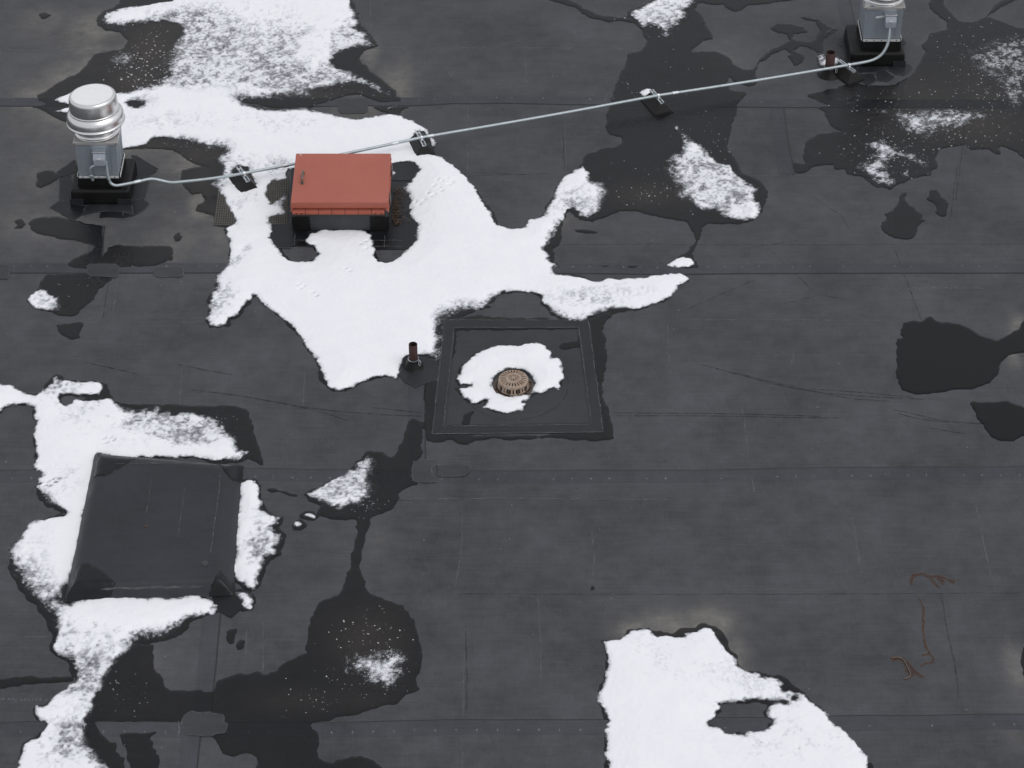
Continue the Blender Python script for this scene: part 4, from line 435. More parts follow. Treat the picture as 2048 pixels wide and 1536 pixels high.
def plain(name, col, rough=0.5, metal=0.0, var=0.12, scale=8.0, spec=0.5, bmp=0.15, stretch=(1,1,1)):
    m, nt, b = mat(name)
    v = coords(nt, stretch)
    n = noise(nt, v, scale, 5, 0.65)
    nt.links.new(ramp(nt, n, [(0.28,tuple(c*(1-var) for c in col)),(0.72,tuple(min(1,c*(1+var)) for c in col))]), b.inputs['Base Color'])
    b.inputs['Metallic'].default_value = metal
    b.inputs['Specular IOR Level'].default_value = spec
    n2 = noise(nt, v, scale*3, 4, 0.6)
    nt.links.new(ramp(nt, n2, [(0.3,(max(0.02,rough-0.08),)*3),(0.7,(min(1,rough+0.08),)*3)]), b.inputs['Roughness'])
    if bmp: bump(nt, b, n2, bmp, 0.002)
    return m

def stained(name, col, stain, amount=0.5, rough=0.5, metal=0.0, scale=6.0, stretch=(1,1,1), spec=0.5):
    m, nt, b = mat(name)
    v = coords(nt, stretch)
    n = noise(nt, v, scale, 6, 0.7)
    f = ramp(nt, n, [(0.5-amount*0.25,(0,0,0)),(0.62,(1,1,1))])
    c = mixc(nt, f, col, stain)
    c = mixc(nt, 0.35, c, mixc(nt, noise(nt, v, scale*9, 3, 0.7), tuple(x*0.5 for x in col), tuple(min(1,x*1.5) for x in col)))
    nt.links.new(c, b.inputs['Base Color'])
    b.inputs['Metallic'].default_value = metal; b.inputs['Roughness'].default_value = rough
    b.inputs['Specular IOR Level'].default_value = spec
    bump(nt, b, noise(nt, v, scale*12, 3, 0.6), 0.2, 0.002)
    return m

def water(name, tint, rough):
    m, nt, b = mat(name)
    nt.nodes.remove(b)
    tr = nt.nodes.new('ShaderNodeBsdfTransparent'); tr.inputs[0].default_value = (*tint, 1)
    gl = nt.nodes.new('ShaderNodeBsdfGlossy'); gl.inputs['Roughness'].default_value = rough
    gl.inputs['Color'].default_value = (1,1,1,1)
    fr = nt.nodes.new('ShaderNodeFresnel'); fr.inputs[0].default_value = 1.33
    mx = nt.nodes.new('ShaderNodeMixShader')
    v = coords(nt)
    h = math_(nt,'ADD', noise(nt, v, 14, 4, 0.6), math_(nt,'MULTIPLY', noise(nt, v, 120, 2, 0.6), 0.25))
    bn = nt.nodes.new('ShaderNodeBump'); bn.inputs['Strength'].default_value = 0.70; bn.inputs['Distance'].default_value = 0.008
    nt.links.new(h, bn.inputs['Height']); nt.links.new(bn.outputs[0], gl.inputs['Normal'])
    nt.links.new(fr.outputs[0], mx.inputs[0]); nt.links.new(tr.outputs[0], mx.inputs[1]); nt.links.new(gl.outputs[0], mx.inputs[2])
    nt.links.new(mx.outputs[0], nt.nodes['Material Output'].inputs[0])
    return m

def film(name, col, amount, scale=40, rough=0.7):
    """thin mark on the membrane: broken up by noise so that it is worn"""
    m, nt, b = mat(name)
    b.inputs['Base Color'].default_value = (*col,1); b.inputs['Roughness'].default_value = rough
    n = ramp(nt, noise(nt, coords(nt), scale, 4, 0.7), [(0.35,(0,0,0)),(0.65,(amount,)*3)])
    nt.links.new(n, b.inputs['Alpha'])
    return m

M = {}
BASE = (0.0530, 0.0543, 0.0600)
M['roof'] = membrane('epdm_membrane', BASE, 0.50, painted=True, spec=0.36)
M['lap'] = membrane('epdm_lap', (0.0455,0.0475,0.056), 0.42, spec=0.36)
M['patch'] = membrane('epdm_patch', (0.030,0.031,0.034), 0.60, 0.6)
M['flash'] = membrane('epdm_flashing', (0.016,0.017,0.020), 0.6, 0.5, spec=0.35)
M['wetflash'] = membrane('wet_flashing', (0.007,0.0075,0.009), 0.7, 0.33, spec=0.28)
M['curbside'] = membrane('epdm_curb_side', (0.030,0.031,0.034), 0.5, 0.5)
M['black'] = membrane('epdm_black', (0.0055,0.0055,0.0055), 0.6, 0.42, spec=0.22)
M['curbtop'] = membrane('epdm_curb', (0.019,0.0205,0.0265), 0.5, 0.5, spec=0.42)
M['sumpm'] = membrane('sump_membrane', (0.025,0.026,0.029), 0.6, 0.55, spec=0.42)
M['sealant'] = plain('sealant', (0.012,0.012,0.013), 0.5, bmp=0.4, scale=40)
M['water'] = water('meltwater', (0.42,0.42,0.43), 0.10)
M['deepwater'] = water('deep_meltwater', (0.20,0.20,0.22), 0.03)
M['pale'] = film('pale_crease', (0.15,0.15,0.15), 0.58, 9)
M['dark'] = film('dark_crease', (0.014,0.014,0.016), 0.38, 9)
M['scuff'] = film('scuff', (0.010,0.010,0.011), 0.85, 14)
M['chalk'] = film('chalk', (0.42,0.43,0.47), 0.5, 60)
M['print'] = film('faint_print', (0.20,0.225,0.27), 0.85, 120)
M['rust'] = film('rust_stain', (0.060,0.026,0.016), 1.0, 55)
M['rust_edge'] = film('rust_fringe', (0.13,0.072,0.026), 0.65, 90)
def red_paint(name, col):
    m, nt, b = mat(name)
    v = coords(nt)
    fade = noise(nt, v, 1.6, 5, 0.6); streak = noise(nt, coords(nt,(26,2,2)), 1.2, 4, 0.6); spot = noise(nt, v, 60, 3, 0.7)
    f = math_(nt,'ADD', math_(nt,'MULTIPLY',fade,0.8), math_(nt,'MULTIPLY',streak,0.2))
    c = ramp(nt, f, [(0.34,tuple(x*0.92 for x in col)),(0.5,col),(0.66,(col[0]*1.05,col[1]*1.16,col[2]*1.25))])
    d = ramp(nt, spot, [(0.66,(0,0,0)),(0.74,(1,1,1))])
    c = mixc(nt, math_(nt,'MULTIPLY',d,0.25), c, tuple(x*0.5 for x in col))
    nt.links.new(c, b.inputs['Base Color'])
    nt.links.new(ramp(nt, fade, [(0.3,(0.42,)*3),(0.7,(0.62,)*3)]), b.inputs['Roughness'])
    b.inputs['Specular IOR Level'].default_value = 0.3
    bump(nt, b, math_(nt,'ADD', math_(nt,'MULTIPLY',fade,3.0), math_(nt,'MULTIPLY',spot,0.1)), 0.10, 0.01)
    return m
M['red'] = red_paint('red_oxide_paint', (0.385,0.114,0.080))
M['red2'] = plain('red_oxide_paint_edge', (0.36,0.095,0.060), 0.5, var=0.08, scale=6, bmp=0.05, spec=0.28)
M['galv'] = stained('galvanised_sheet', (0.40,0.44,0.485), (0.33,0.37,0.41), 0.5, 0.45, metal=0.55, scale=14, stretch=(1,1,0.3))
M['alu'] = plain('spun_aluminium', (0.78,0.775,0.76), 0.30, metal=1.0, var=0.02, scale=20, bmp=0.0, stretch=(0.2,0.2,4))
M['alu_top'] = plain('sky_brightened_aluminium', (0.90,0.895,0.885), 0.5, metal=0.35, var=0.03, scale=14, bmp=0.03)  # dome top paler than the sides: brightness from the overcast sky painted in
M['conduit'] = plain('conduit_steel', (0.44,0.49,0.51), 0.48, metal=0.6, var=0.10, scale=20, bmp=0.05)
M['steel'] = plain('zinc_steel', (0.62,0.65,0.67), 0.38, metal=0.9, var=0.12, scale=30)
M['grey'] = plain('grey_box_paint', (0.33,0.36,0.40), 0.42, var=0.06, scale=20)
M['white'] = plain('white_sticker', (0.72,0.72,0.70), 0.5, var=0.06, scale=20)
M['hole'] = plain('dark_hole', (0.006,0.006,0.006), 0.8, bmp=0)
M['rubber'] = plain('black_rubber', (0.010,0.0095,0.0095), 0.5, spec=0.3, var=0.3, scale=30)
M['mat'] = stained('walkway_rubber', (0.020,0.020,0.019), (0.045,0.042,0.036), 0.4, 0.7, scale=12)
M['nub'] = stained('walkway_nub', (0.105,0.099,0.085), (0.15,0.14,0.12), 0.4, 0.75, scale=12)
M['rustpipe'] = stained('rusty_pipe', (0.055,0.024,0.018), (0.025,0.012,0.010), 0.5, 0.75, scale=20, stretch=(1,1,0.25))
M['pipein'] = plain('pipe_inside', (0.016,0.007,0.005), 0.9)
M['iron'] = stained('rusty_cast_iron', (0.30,0.19,0.12), (0.46,0.41,0.36), 0.6, 0.8, scale=34)
M['iron_dark'] = stained('wet_cast_iron', (0.08,0.055,0.04), (0.02,0.017,0.015), 0.5, 0.45, scale=30)
M['handle'] = stained('worn_handle', (0.22,0.20,0.18), (0.10,0.055,0.035), 0.5, 0.45, metal=0.6, scale=40)
M['litter'] = stained('dead_leaves', (0.085,0.05,0.028), (0.035,0.022,0.015), 0.5, 0.85, scale=40)
M['grit'] = plain('pale_grit', (0.25,0.245,0.23), 0.8, var=0.3, scale=60)
M['grit_dark'] = plain('dark_grit', (0.010,0.010,0.010), 0.8)

def snow_mat(name, solid, k=1.0):
    m, nt, b = mat(name)
    v = coords(nt)
    n = noise(nt, v, 70, 3, 0.7); n2 = noise(nt, v, 6, 4, 0.6)
    c = ramp(nt, math_(nt,'ADD', math_(nt,'MULTIPLY',n,0.6), math_(nt,'MULTIPLY',n2,0.4)), [(0.33,(0.83*k,0.84*k,0.87*k)),(0.55,(0.875*k,0.88*k,0.90*k)),(0.75,(0.90*k,0.905*k,0.92*k))])
    b.inputs['Roughness'].default_value = 0.8
    b.inputs['Specular IOR Level'].default_value = 0.2
    bump(nt, b, math_(nt,'ADD', n, math_(nt,'MULTIPLY', n2, 1.5)), 0.16, 0.006)
    if not solid:
        # thin melting snow is an open crust of ice grains: 'cover' says how much of the membrane it still hides
        g1 = math_(nt,'MULTIPLY', math_(nt,'SUBTRACT', noise(nt, v, 165, 2, 0.8), 0.28), 2.3, True)
        g2 = math_(nt,'MULTIPLY', math_(nt,'SUBTRACT', noise(nt, v, 42, 3, 0.7), 0.30), 2.5, True)
        g = math_(nt,'ADD', math_(nt,'MULTIPLY',g1,0.50), math_(nt,'MULTIPLY',g2,0.24))
        al = math_(nt,'MULTIPLY', math_(nt,'SUBTRACT', attr(nt,'cover'), g), 2.7, True)
        nt.links.new(al, b.inputs['Alpha'])
        c = mixc(nt, math_(nt,'MULTIPLY', math_(nt,'SUBTRACT', attr(nt,'cover'), 0.15), 1.35, True), (0.66,0.695,0.75), c)
    nt.links.new(c, b.inputs['Base Color'])
    return m
M['snow'] = snow_mat('snow', False)
M['grain'] = snow_mat('snow_grain', True, 0.55)


# ------------------------------------------------------------------ the roof
base = MB(); base.box(-22,22,-14,20,-0.5,-0.02)
roof = base.build('roof', M['lap'])
tag(roof, kind='structure')

def interp_line(L, xs):
    X = np.array([p[0] for p in L]); Y = np.array([p[1] for p in L])
    return np.interp(xs, X, Y)
gxd = np.concatenate([np.arange(-14,-6.4,0.8), np.arange(-6.4,6.4,0.032), np.arange(6.4,14.1,0.8)])
LINES = [np.full(gxd.shape, 13.0), np.full(gxd.shape, 7.95)] + [interp_line(s, gxd) for s in SEAMS] + [np.full(gxd.shape,-7.45), np.full(gxd.shape,-10.5)]
def wet_distance(X, Y, sel):
    """distance to the edge of standing water or snow, positive inside, only evaluated where sel is set"""
    out = np.full(X.shape, -9.0); xs, ys = X[sel], Y[sel]
    if xs.size:
        d = np.full(xs.shape, -9.0)
        for shp in list(WATER_SHAPES.values())+list(SNOW_SHAPES.values()):
            px = [p[0] for p in shp['outline']]; py = [p[1] for p in shp['outline']]
            near = (xs > min(px)-0.8) & (xs < max(px)+0.8) & (ys > min(py)-0.8) & (ys < max(py)+0.8)
            if near.any(): d[near] = np.maximum(d[near], sdf_shape(xs[near], ys[near], shp))
        out[sel] = d
    return out
for i in range(len(LINES)-1):
    top, bot = LINES[i], LINES[i+1]
    dense = 1 <= i <= 5
    ny = 95 if dense else 8
    T = np.linspace(0, 1, ny+1)[None,:]
    Yg = bot[:,None]*(1-T) + top[:,None]*T
    Xg = np.repeat(gxd[:,None], ny+1, 1)
    nx = len(gxd)
    V = np.stack([Xg, Yg, np.zeros_like(Xg)], 2).reshape(-1,3).astype(np.float32)
    I, J = np.meshgrid(np.arange(nx-1), np.arange(ny), indexing='ij')
    k = (I*(ny+1)+J).reshape(-1)
    F = np.stack([k, k+ny+1, k+ny+2, k+1], 1).astype(np.int32)
    me = bpy.data.meshes.new('membrane_sheet')
    me.vertices.add(len(V)); me.vertices.foreach_set('co', V.reshape(-1))
    me.loops.add(len(F)*4); me.loops.foreach_set('vertex_index', F.reshape(-1))
    me.polygons.add(len(F)); me.polygons.foreach_set('loop_start', np.arange(0,len(F)*4,4,dtype=np.int32))
    me.update(calc_edges=True)
    fd, fs_ = np.clip(blobs(Xg, Yg, DIRT),0,1), np.clip(blobs(Xg, Yg, SILT),0,1)
    wd = wet_distance(Xg, Yg, (fd > 0.03) | (fs_ > 0.03))
    fd = np.minimum(fd*np.where(wd < 0, 0.40+1.0*np.exp(wd/0.15), 0.6), 0.62)          # silt left behind as the pools shrink
    fs_ = fs_*np.clip(wd/0.04, 0, 1)
    for nm, A in (('dirt',fd),('silt',fs_)):
        a = me.attributes.new(nm, 'FLOAT', 'POINT')
        a.data.foreach_set('value', A.reshape(-1).astype(np.float32))
    link('membrane_sheet', me, M['roof'], roof)

# lap seams: the overlapping band of the upper or lower sheet, its cut edge and the chalk ticks along it
ticks = MB()
for s, side in zip(SEAMS, (1,1,-1,-1)):
    P = [p for p in densify(s, 0.25, 0.0, False) if -7.5 < p[0] < 7.5]
    w = 0.15
    lap = MB(); n = len(P)
    yy = [p[1]+rnd.uniform(-0.004,0.004) for p in P]
    vs = []
    for p, y in zip(P, yy):
        vs += [(p[0], y, 0.0), (p[0], y, 0.0035), (p[0], y+side*w, 0.0018), (p[0], y+side*(w+0.012), 0.0003)]
    fs = []
    for i in range(n-1):
        for j in range(3):
            f = (4*i+j, 4*i+j+1, 4*(i+1)+j+1, 4*(i+1)+j)
            fs.append(f if side > 0 else f[::-1])
    lap.add(vs, fs)
    lap.build('lap_strip', M['lap'], roof)
    bead = MB(); bead.ribbon([(p[0], y-side*0.006) for p, y in zip(P, yy)], 0.014, 0.0022, False)
    bead.build('seam_sealant', M['sealant'], roof)
    x = P[0][0]
    while x < P[-1][0]:
        y = float(np.interp(x, [p[0] for p in P], yy)) + side*w*0.72
        if rnd.random() < 0.75:
            ticks.ribbon([(x-0.012,y),(x+0.012,y)], 0.005, 0.0032, False); ticks.ribbon([(x,y-0.018),(x,y+0.018)], 0.004, 0.0036, False)
        x += 0.165
tk = ticks.build('chalk_ticks', M['chalk'], roof); tag(tk, kind='stuff')

for L in SIDE_SEAMS:
    P = densify(L, 0.1, 0.002, False)
    b_ = MB(); b_.ribbon([(x-0.075,y) for x,y in P], 0.14, 0.0022, False); b_.build('lap_strip', M['lap'], roof)
    b_ = MB(); b_.ribbon([(x,y) for x,y in P], 0.012, 0.003, False); b_.build('seam_sealant', M['sealant'], roof)
for i, poly in enumerate(SEAM_PATCHES):
    b_ = MB(); b_.prism(densify(poly, 0.05, 0.004), 0.0, 0.0070+0.0006*i); b_.build('seam_patch', M['patch'], roof)
    b_ = MB(); P_ = densify(poly,0.05,0.003); b_.ribbon(P_+[P_[0]],0.008,0.0076+0.0006*i,False); b_.build('chalky_edge', M['pale'], roof)

for L in PALE_CREASES:
    b_ = MB(); b_.ribbon(densify(L,0.06,0.003,False), 0.012, 0.0012); b_.build('crease', M['pale'], roof)
for L in DARK_CREASES:
    b_ = MB(); b_.ribbon(densify(L,0.06,0.004,False), 0.013, 0.0015); b_.build('crease', M['dark'], roof)
for L in SCUFFS:
    sp = smooth_path([(x,y,0) for x,y in L], 8)
    b_ = MB(); b_.ribbon([(p[0],p[1]) for p in sp], 0.010, 0.0026); b_.build('scuff_mark', M['scuff'], roof)
for L in CHALK:
    b_ = MB(); b_.ribbon(L, 0.006, 0.0048); b_.build('chalk_mark', M['chalk'], roof)
for poly in RUST:
    b_ = MB(); P = densify(poly, 0.018, 0.003)
    bm = bmesh.new(); f = bm.faces.new([bm.verts.new((x,y,0.002)) for x,y in P]); bm.normal_update()
    if f.normal.z < 0: bmesh.ops.reverse_faces(bm, faces=[f])
    bmesh.ops.triangulate(bm, faces=bm.faces[:])
    me = bpy.data.meshes.new('rust_stain'); bm.to_mesh(me); bm.free()
    link('rust_stain', me, M['rust'], roof)
    e = MB(); e.ribbon(P+[P[0]], 0.008, 0.0028, False); e.build('rust_fringe', M['rust_edge'], roof)
wire = MB(); wire.tube(smooth_path([(x,y,0.006) for x,y in RUST_WIRE],4), 0.004, 8)
wire = wire.build('bent_wire', M['handle'], None, True)
tag(wire, 'thin bent rusty wire lying in the lowest rust stain at lower right', 'wire')

# faint factory print on the membrane
def text_mesh(txt, size):
    cu = bpy.data.curves.new('print', 'FONT'); cu.body = txt; cu.size = size; cu.space_character = 1.15
    o = bpy.data.objects.new('tmp', cu); COL.objects.link(o)
    dg = bpy.context.evaluated_depsgraph_get()
    me = bpy.data.meshes.new_from_object(o.evaluated_get(dg))
    bpy.data.objects.remove(o); bpy.data.curves.remove(cu)
    return me
t_ = link('factory_print', text_mesh('DM 4AJ 062124 23:52', 0.052), M['print'], roof)
t_.location = (TEXT_POS[0], TEXT_POS[1]-0.012, 0.0015)
pm = MB()
for x, y in PRINT_MARKS:
    for q in range(3):
        dx = rnd.uniform(-0.012,0.012)
        pm.ribbon([(x+dx,y-0.02*rnd.random()),(x+dx+rnd.uniform(-0.01,0.01),y+0.02*rnd.random())], 0.005, 0.0015, False)
pm.build('faint_print', M['print'], roof)

# ------------------------------------------------------------------ drain sump and drain
S = [Vector((x,y)) for x,y in SUMP]
cc = sum(S, Vector((0,0)))/4
def inset(a, k): return a + (cc-a).normalized()*k
pan = MB(); pan.prism([tuple(inset(s,0.02)) for s in S], 0.0, 0.0022)
pan.build('sump_membrane', M['sumpm'], roof)
for i in range(4):
    a, b2 = S[i], S[(i+1)%4]
    ai, bi = inset(a,0.17), inset(b2,0.17)
    st = MB(); z1 = 0.0050+0.0004*i
    q = [tuple(a),tuple(b2),tuple(bi),tuple(ai)]
    st.prism(densify(q,0.12,0.004), 0.0, z1)
    st.build('flashing_strip', M['flash'], roof)
    st = MB(); st.ribbon(densify([tuple(inset(a,0.19)),tuple(inset(b2,0.19))],0.1,0.003,False), 0.009, 0.0030, False); st.build('seam_sealant', M['sealant'], roof)
for i in range(4):
    for k in (0.01, 0.16):
        a, b2 = inset(S[i],k), inset(S[(i+1)%4],k)
        st = MB(); st.ribbon(densify([tuple(a),tuple(b2)],0.05,0.004,False), 0.010, 0.0072, False); st.build('chalky_edge', M['pale'], roof)
ring = MB(); ring.ribbon([(0.02+0.50*math.cos(t), -0.0+0.53*math.sin(t)) for t in np.linspace(0,2*math.pi,80)], 0.012, 0.0029, False)
ring.build('pressed_ring', M['dark'], roof)

DR = (0.012, -0.045, 0.0)
dr = empty('roof_drain', DR)
tag(dr, 'rusty round cast iron roof drain with slotted dome, ringed by snow', 'drain')
b_ = MB(); b_.lathe([(0.0,0.002),(0.135,0.002),(0.150,0.004),(0.160,0.012),(0.186,0.014),(0.192,0.008),(0.194,0.0)],56); b_.build('clamp_ring', M['iron_dark'], dr, True)
for k in range(6):
    a = k*math.pi/3+0.3; b_ = MB(); b_.lathe([(0.0,0.03),(0.009,0.03),(0.010,0.014)],8,(0.172*math.cos(a),0.172*math.sin(a),0)); b_.build('bolt', M['iron_dark'], dr)
# strainer: side bars, shoulder, top plate with radial bars, so the slots are real openings
b_ = MB(); b_.lathe([(0.118,0.004),(0.119,0.075),(0.10,0.098),(0.0,0.100)],40); b_.build('strainer_shade_fill', M['hole'], dr, True)  # added near-black filler, its colour stands for the shade behind the slots
st = MB()
st.lathe([(0.146,0.014),(0.148,0.018),(0.147,0.024),(0.136,0.024),(0.134,0.014)],60)
st.lathe([(0.128,0.072),(0.140,0.070),(0.139,0.084),(0.133,0.098),(0.124,0.105),(0.120,0.100)],60)
st.build('strainer_rim', M['iron'], dr, True)
for k in range(30):
    a = 2*math.pi*k/30; c_, s_ = math.cos(a), math.sin(a); w = 0.0078
    vs = []
    for r, z in ((0.148,0.020),(0.141,0.076)):
        for t in (-w,w): vs.append((r*c_-t*s_, r*s_+t*c_, z))
    for r, z in ((0.132,0.020),(0.128,0.076)):
        for t in (-w,w): vs.append((r*c_-t*s_, r*s_+t*c_, z))
    b_ = MB(); b_.add(vs, [(0,1,3,2),(5,4,6,7),(0,2,6,4),(1,5,7,3)]); b_.build('side_bar', M['iron'] if k%3 else M['iron_dark'], dr)
def radial(n, r0, r1, z, w0, w1, name):
    for k in range(n):
        a = 2*math.pi*k/n+0.05; c_, s_ = math.cos(a), math.sin(a); vs = []
        for zz in (z, z-0.012):
            for r, w in ((r0,w0),(r1,w1)):
                for t in (-w,w): vs.append((r*c_-t*s_, r*s_+t*c_, zz-(0.006 if r > 0.11 else 0)))
        b_ = MB(); b_.add(vs, [(1,3,2,0),(4,6,7,5),(0,2,6,4),(3,1,5,7)]); b_.build(name, M['iron'], dr)
radial(24, 0.072, 0.124, 0.111, 0.0042, 0.0085, 'top_bar')
radial(14, 0.014, 0.056, 0.114, 0.0014, 0.0062, 'top_bar')
b_ = MB(); b_.lathe([(0.050,0.100),(0.052,0.114),(0.072,0.112),(0.076,0.100)],48); b_.lathe([(0.005,0.106),(0.005,0.116),(0.018,0.115),(0.019,0.106)],20)
b_.build('top_ring', M['iron'], dr, True)

# ------------------------------------------------------------------ low capped curb covered in membrane
T4 = CURB_TOP; B4 = CURB_BASE; CZ = 0.12
def line_d(X, Y, a, b):
    ex, ey = b[0]-a[0], b[1]-a[1]; L = math.hypot(ex,ey)
    return -((X-a[0])*ey-(Y-a[1])*ex)/L
def curb_h(X, Y):
    h = None
    for i in range(4):          # TL,TR,BR,BL run clockwise, so the inside is on the right
        a, b2, c2, d2 = B4[i], B4[(i+1)%4], T4[i], T4[(i+1)%4]
        db = -line_d(X, Y, a, b2); fl = max(0.03, 0.5*(-line_d(np.array(c2[0]),np.array(c2[1]),a,b2)-line_d(np.array(d2[0]),np.array(d2[1]),a,b2)))
        t = np.clip(db/fl, -0.2, 1.0)
        h = t if h is None else np.minimum(h, t)
    return h
gx = np.arange(-4.0,-2.1,0.016); gy = np.arange(-3.1,-0.85,0.02)
X, Y = np.meshgrid(gx, gy, indexing='ij')
hh = curb_h(X, Y)
sm = np.where(hh > 0, 1-(1-np.clip(hh,0,1))**1.7, hh)
Zc = CZ*sm + 0.004*np.clip(hh,0,1)*(vnoise(X,Y,0.35,2)-0.5) + 0.0025*np.clip(hh,0,1)*(vnoise(X,Y,0.05,3)-0.5)
cu = empty('capped_curb', (0,0,0))
tag(cu, 'low square black membrane covered curb with patched corners, lower left', 'roof curb')
link('cover', field_mesh('cover', gx, gy, Zc, -0.004), M['curbtop'], cu)
for poly in CURB_PATCHES:
    px = densify(poly, 0.05, 0.006)
    pd = sdf_poly(X, Y, px)
    Zp = np.where(pd > 0, Zc+0.005, -1.0)
    Zp = np.where((pd > -0.02) & (pd <= 0), np.minimum(Zc+0.005*(1+pd/0.008), Zc+0.005), Zp)
    Zk = np.where(pd > -0.012, Zp, -1)
    me = field_mesh('corner_patch', gx, gy, np.where(Zk > -0.5, Zk+0.02, -1), -1)
    if me:
        co = np.empty(len(me.vertices)*3, np.float32); me.vertices.foreach_get('co', co); co = co.reshape(-1,3)
        co[:,2] = np.where(co[:,2] < -0.5, -0.004, co[:,2]-0.02); me.vertices.foreach_set('co', co.reshape(-1))
        link('corner_patch', me, M['wetflash'], cu)
b_ = MB(); b_.prism(densify(CURB_FRONT_PATCH,0.04,0.004), 0.0, 0.006); b_.build('corner_patch', M['wetflash'], cu)
for q, w_ in (([(-2.562,-1.45),(-2.555,-1.75),(-2.56,-2.10),(-2.558,-2.50)],0.010),([(-2.86,-1.6),(-2.855,-2.3)],0.005),([(-3.16,-1.5),(-3.158,-2.0)],0.005),([(-3.50,-1.30),(-2.60,-1.285)],0.012),([(-3.45,-2.90),(-2.60,-2.86)],0.012)):  # back and front edge lines are painted highlights, the rest is wear
    b_ = MB(); P_ = densify(q,0.05,0.003,False); b_.ribbon(P_,w_,0.0)
    b_.v = [(x,y,float(CZ*(1-(1-np.clip(curb_h(np.array(x),np.array(y)),0,1))**1.7))+0.007) for x,y,z in b_.v]
    b_.build('wear_and_highlight_line', M['pale'], cu)
b_ = MB(); b_.prism([(-3.17,-2.14),(-3.14,-2.13),(-3.12,-2.145),(-3.14,-2.16)],CZ+0.003,CZ+0.006); b_.build('rust_fleck', M['rust_edge'], cu)
b_ = MB(); b_.lathe([(0.0,CZ+0.0075),(0.03,CZ+0.0072),(0.034,CZ+0.004)],14,(-2.60,-2.62,0)); b_.build('fastener_bump', M['curbside'], cu, True)

# ------------------------------------------------------------------ roof hatch
HX0, HX1, HY0, HY1 = -2.178, -1.220, 2.455, 3.330
hx, hy = (HX0+HX1)/2, (HY0+HY1)/2
h_ = empty('roof_hatch', (hx,hy,0))
tag(h_, 'closed red oxide painted metal roof hatch with small grab handle', 'roof hatch')
w, d = (HX1-HX0)/2, (HY1-HY0)/2
b_ = MB()                                   # lid with a very slight crown
b_.frustum([(-w,-d),(w,-d),(w,d),(-w,d)],0.292,[(-w,-d),(w,-d),(w,d),(-w,d)],0.350)
lid = b_.build('lid', M['red'], h_, False, 0.006, 2)
b_ = MB(); b_.box(-w-0.004,w+0.004,-d-0.004,d+0.004,0.282,0.296); b_.build('lid_lip', M['red2'], h_, False, 0.003, 1)
b_ = MB(); wi, di = w-0.035, d-0.035; b_.box(-wi,wi,-di,di,0.20,0.283); b_.build('inner_frame', M['red2'], h_)
# cap flashing: sloped skirt in bays with slits between them
nb = 7
for sgn, side in ((-1,'front'),(1,'back')):
    for k in range(nb):
        x0 = -w+0.012+(2*w-0.045)*k/nb; x1 = -w+0.012+(2*w-0.045)*(k+1)/nb-0.006
        b_ = MB(); yo, yi = sgn*(d+0.012), sgn*(di-0.004)
        q = [(x0,yi,0.272),(x1,yi,0.272),(x1,yo,0.232),(x0,yo,0.232),(x1,yo,0.212),(x0,yo,0.212)]
        b_.add(q+[(x,y-sgn*0.006,z-0.004) for x,y,z in q], [(0,1,2,3)[::-1 if sgn<0 else 1],(3,2,4,5)[::-1 if sgn<0 else 1],(6,7,8,9),(9,8,10,11),(4,5,11,10)])
        fl = b_.build('cap_flashing', M['red2'], h_)
        if side == 'front' and k in (0,nb-1):
            for xx in (0.3,0.75):
                r_ = MB(); xq = x0+(x1-x0)*xx; r_.lathe([(0.0,0.004),(0.006,0.003),(0.007,0.0)],8,(0,0,0)); ro = r_.build('rivet', M['hole'], fl); ro.location=(xq,yo-0.001,0.223); ro.rotation_euler=(math.pi/2,0,0)
for sgn in (-1,1):
    b_ = MB(); xo, xi = sgn*(w+0.006), sgn*(wi-0.004)
    q = [(xi,-d,0.272),(xi,d,0.272),(xo,d,0.232),(xo,-d,0.232),(xo,d,0.212),(xo,-d,0.212)]
    b_.add(q, [(0,1,2,3)[::sgn],(3,2,4,5)[::sgn]]); b_.build('cap_flashing', M['red2'], h_)
b_ = MB(); wc, dc = w-0.03, d-0.03
b_.frustum([(-wc-0.02,-dc-0.02),(wc+0.02,-dc-0.02),(wc+0.02,dc+0.02),(-wc-0.02,dc+0.02)],0.0,[(-wc,-dc),(wc,-dc),(wc,dc),(-wc,dc)],0.215)
b_.build('curb', M['curbside'], h_, False, 0.012, 2)
for sx in (-1,1):                            # dark patches on the front corners
    b_ = MB(); x0, x1 = sorted((sx*(wc+0.028), sx*(wc-0.155)))
    b_.add([(x0,-dc-0.030,0.012),(x1,-dc-0.030,0.012),(x1+0.01*sx,-dc-0.012,0.165),(x0,-dc-0.012,0.165)],[(0,1,2,3)])
    b_.build('corner_patch', M['black'], h_)
b_ = MB(); b_.tube(smooth_path([(-w+0.095,-0.105,0.356),(-w+0.096,-0.10,0.395),(-w+0.097,-0.06,0.408),(-w+0.098,0.03,0.402),(-w+0.099,0.055,0.356)],5), 0.011, 10); hd = b_.build('handle', M['handle'], h_, True)
b_ = MB(); b_.lathe([(0.0,0.356),(0.020,0.356),(0.022,0.350)],16,(-w+0.095,-0.105,0)); b_.build('handle_base', M['handle'], hd)
b_ = MB(); b_.prism([(-w+0.040,d-0.02),(-w+0.055,d-0.028),(-w+0.056,d-0.045),(-w+0.045,d-0.035)],0.3505,0.353); b_.build('sticker', M['white'], h_)
for yy_ in (-0.25,0.25):
    b_ = MB(); b_.box(w+0.005,w+0.020,yy_-0.05,yy_+0.05,0.215,0.300); b_.build('hinge', M['handle'], h_, False, 0.003, 1)
ap = MB(); ap.prism([(x-hx,y-hy) for x,y in densify(HATCH_APRON,0.1,0.006)], 0.0, 0.0030); ap.build('base_flashing', M['flash'], h_)
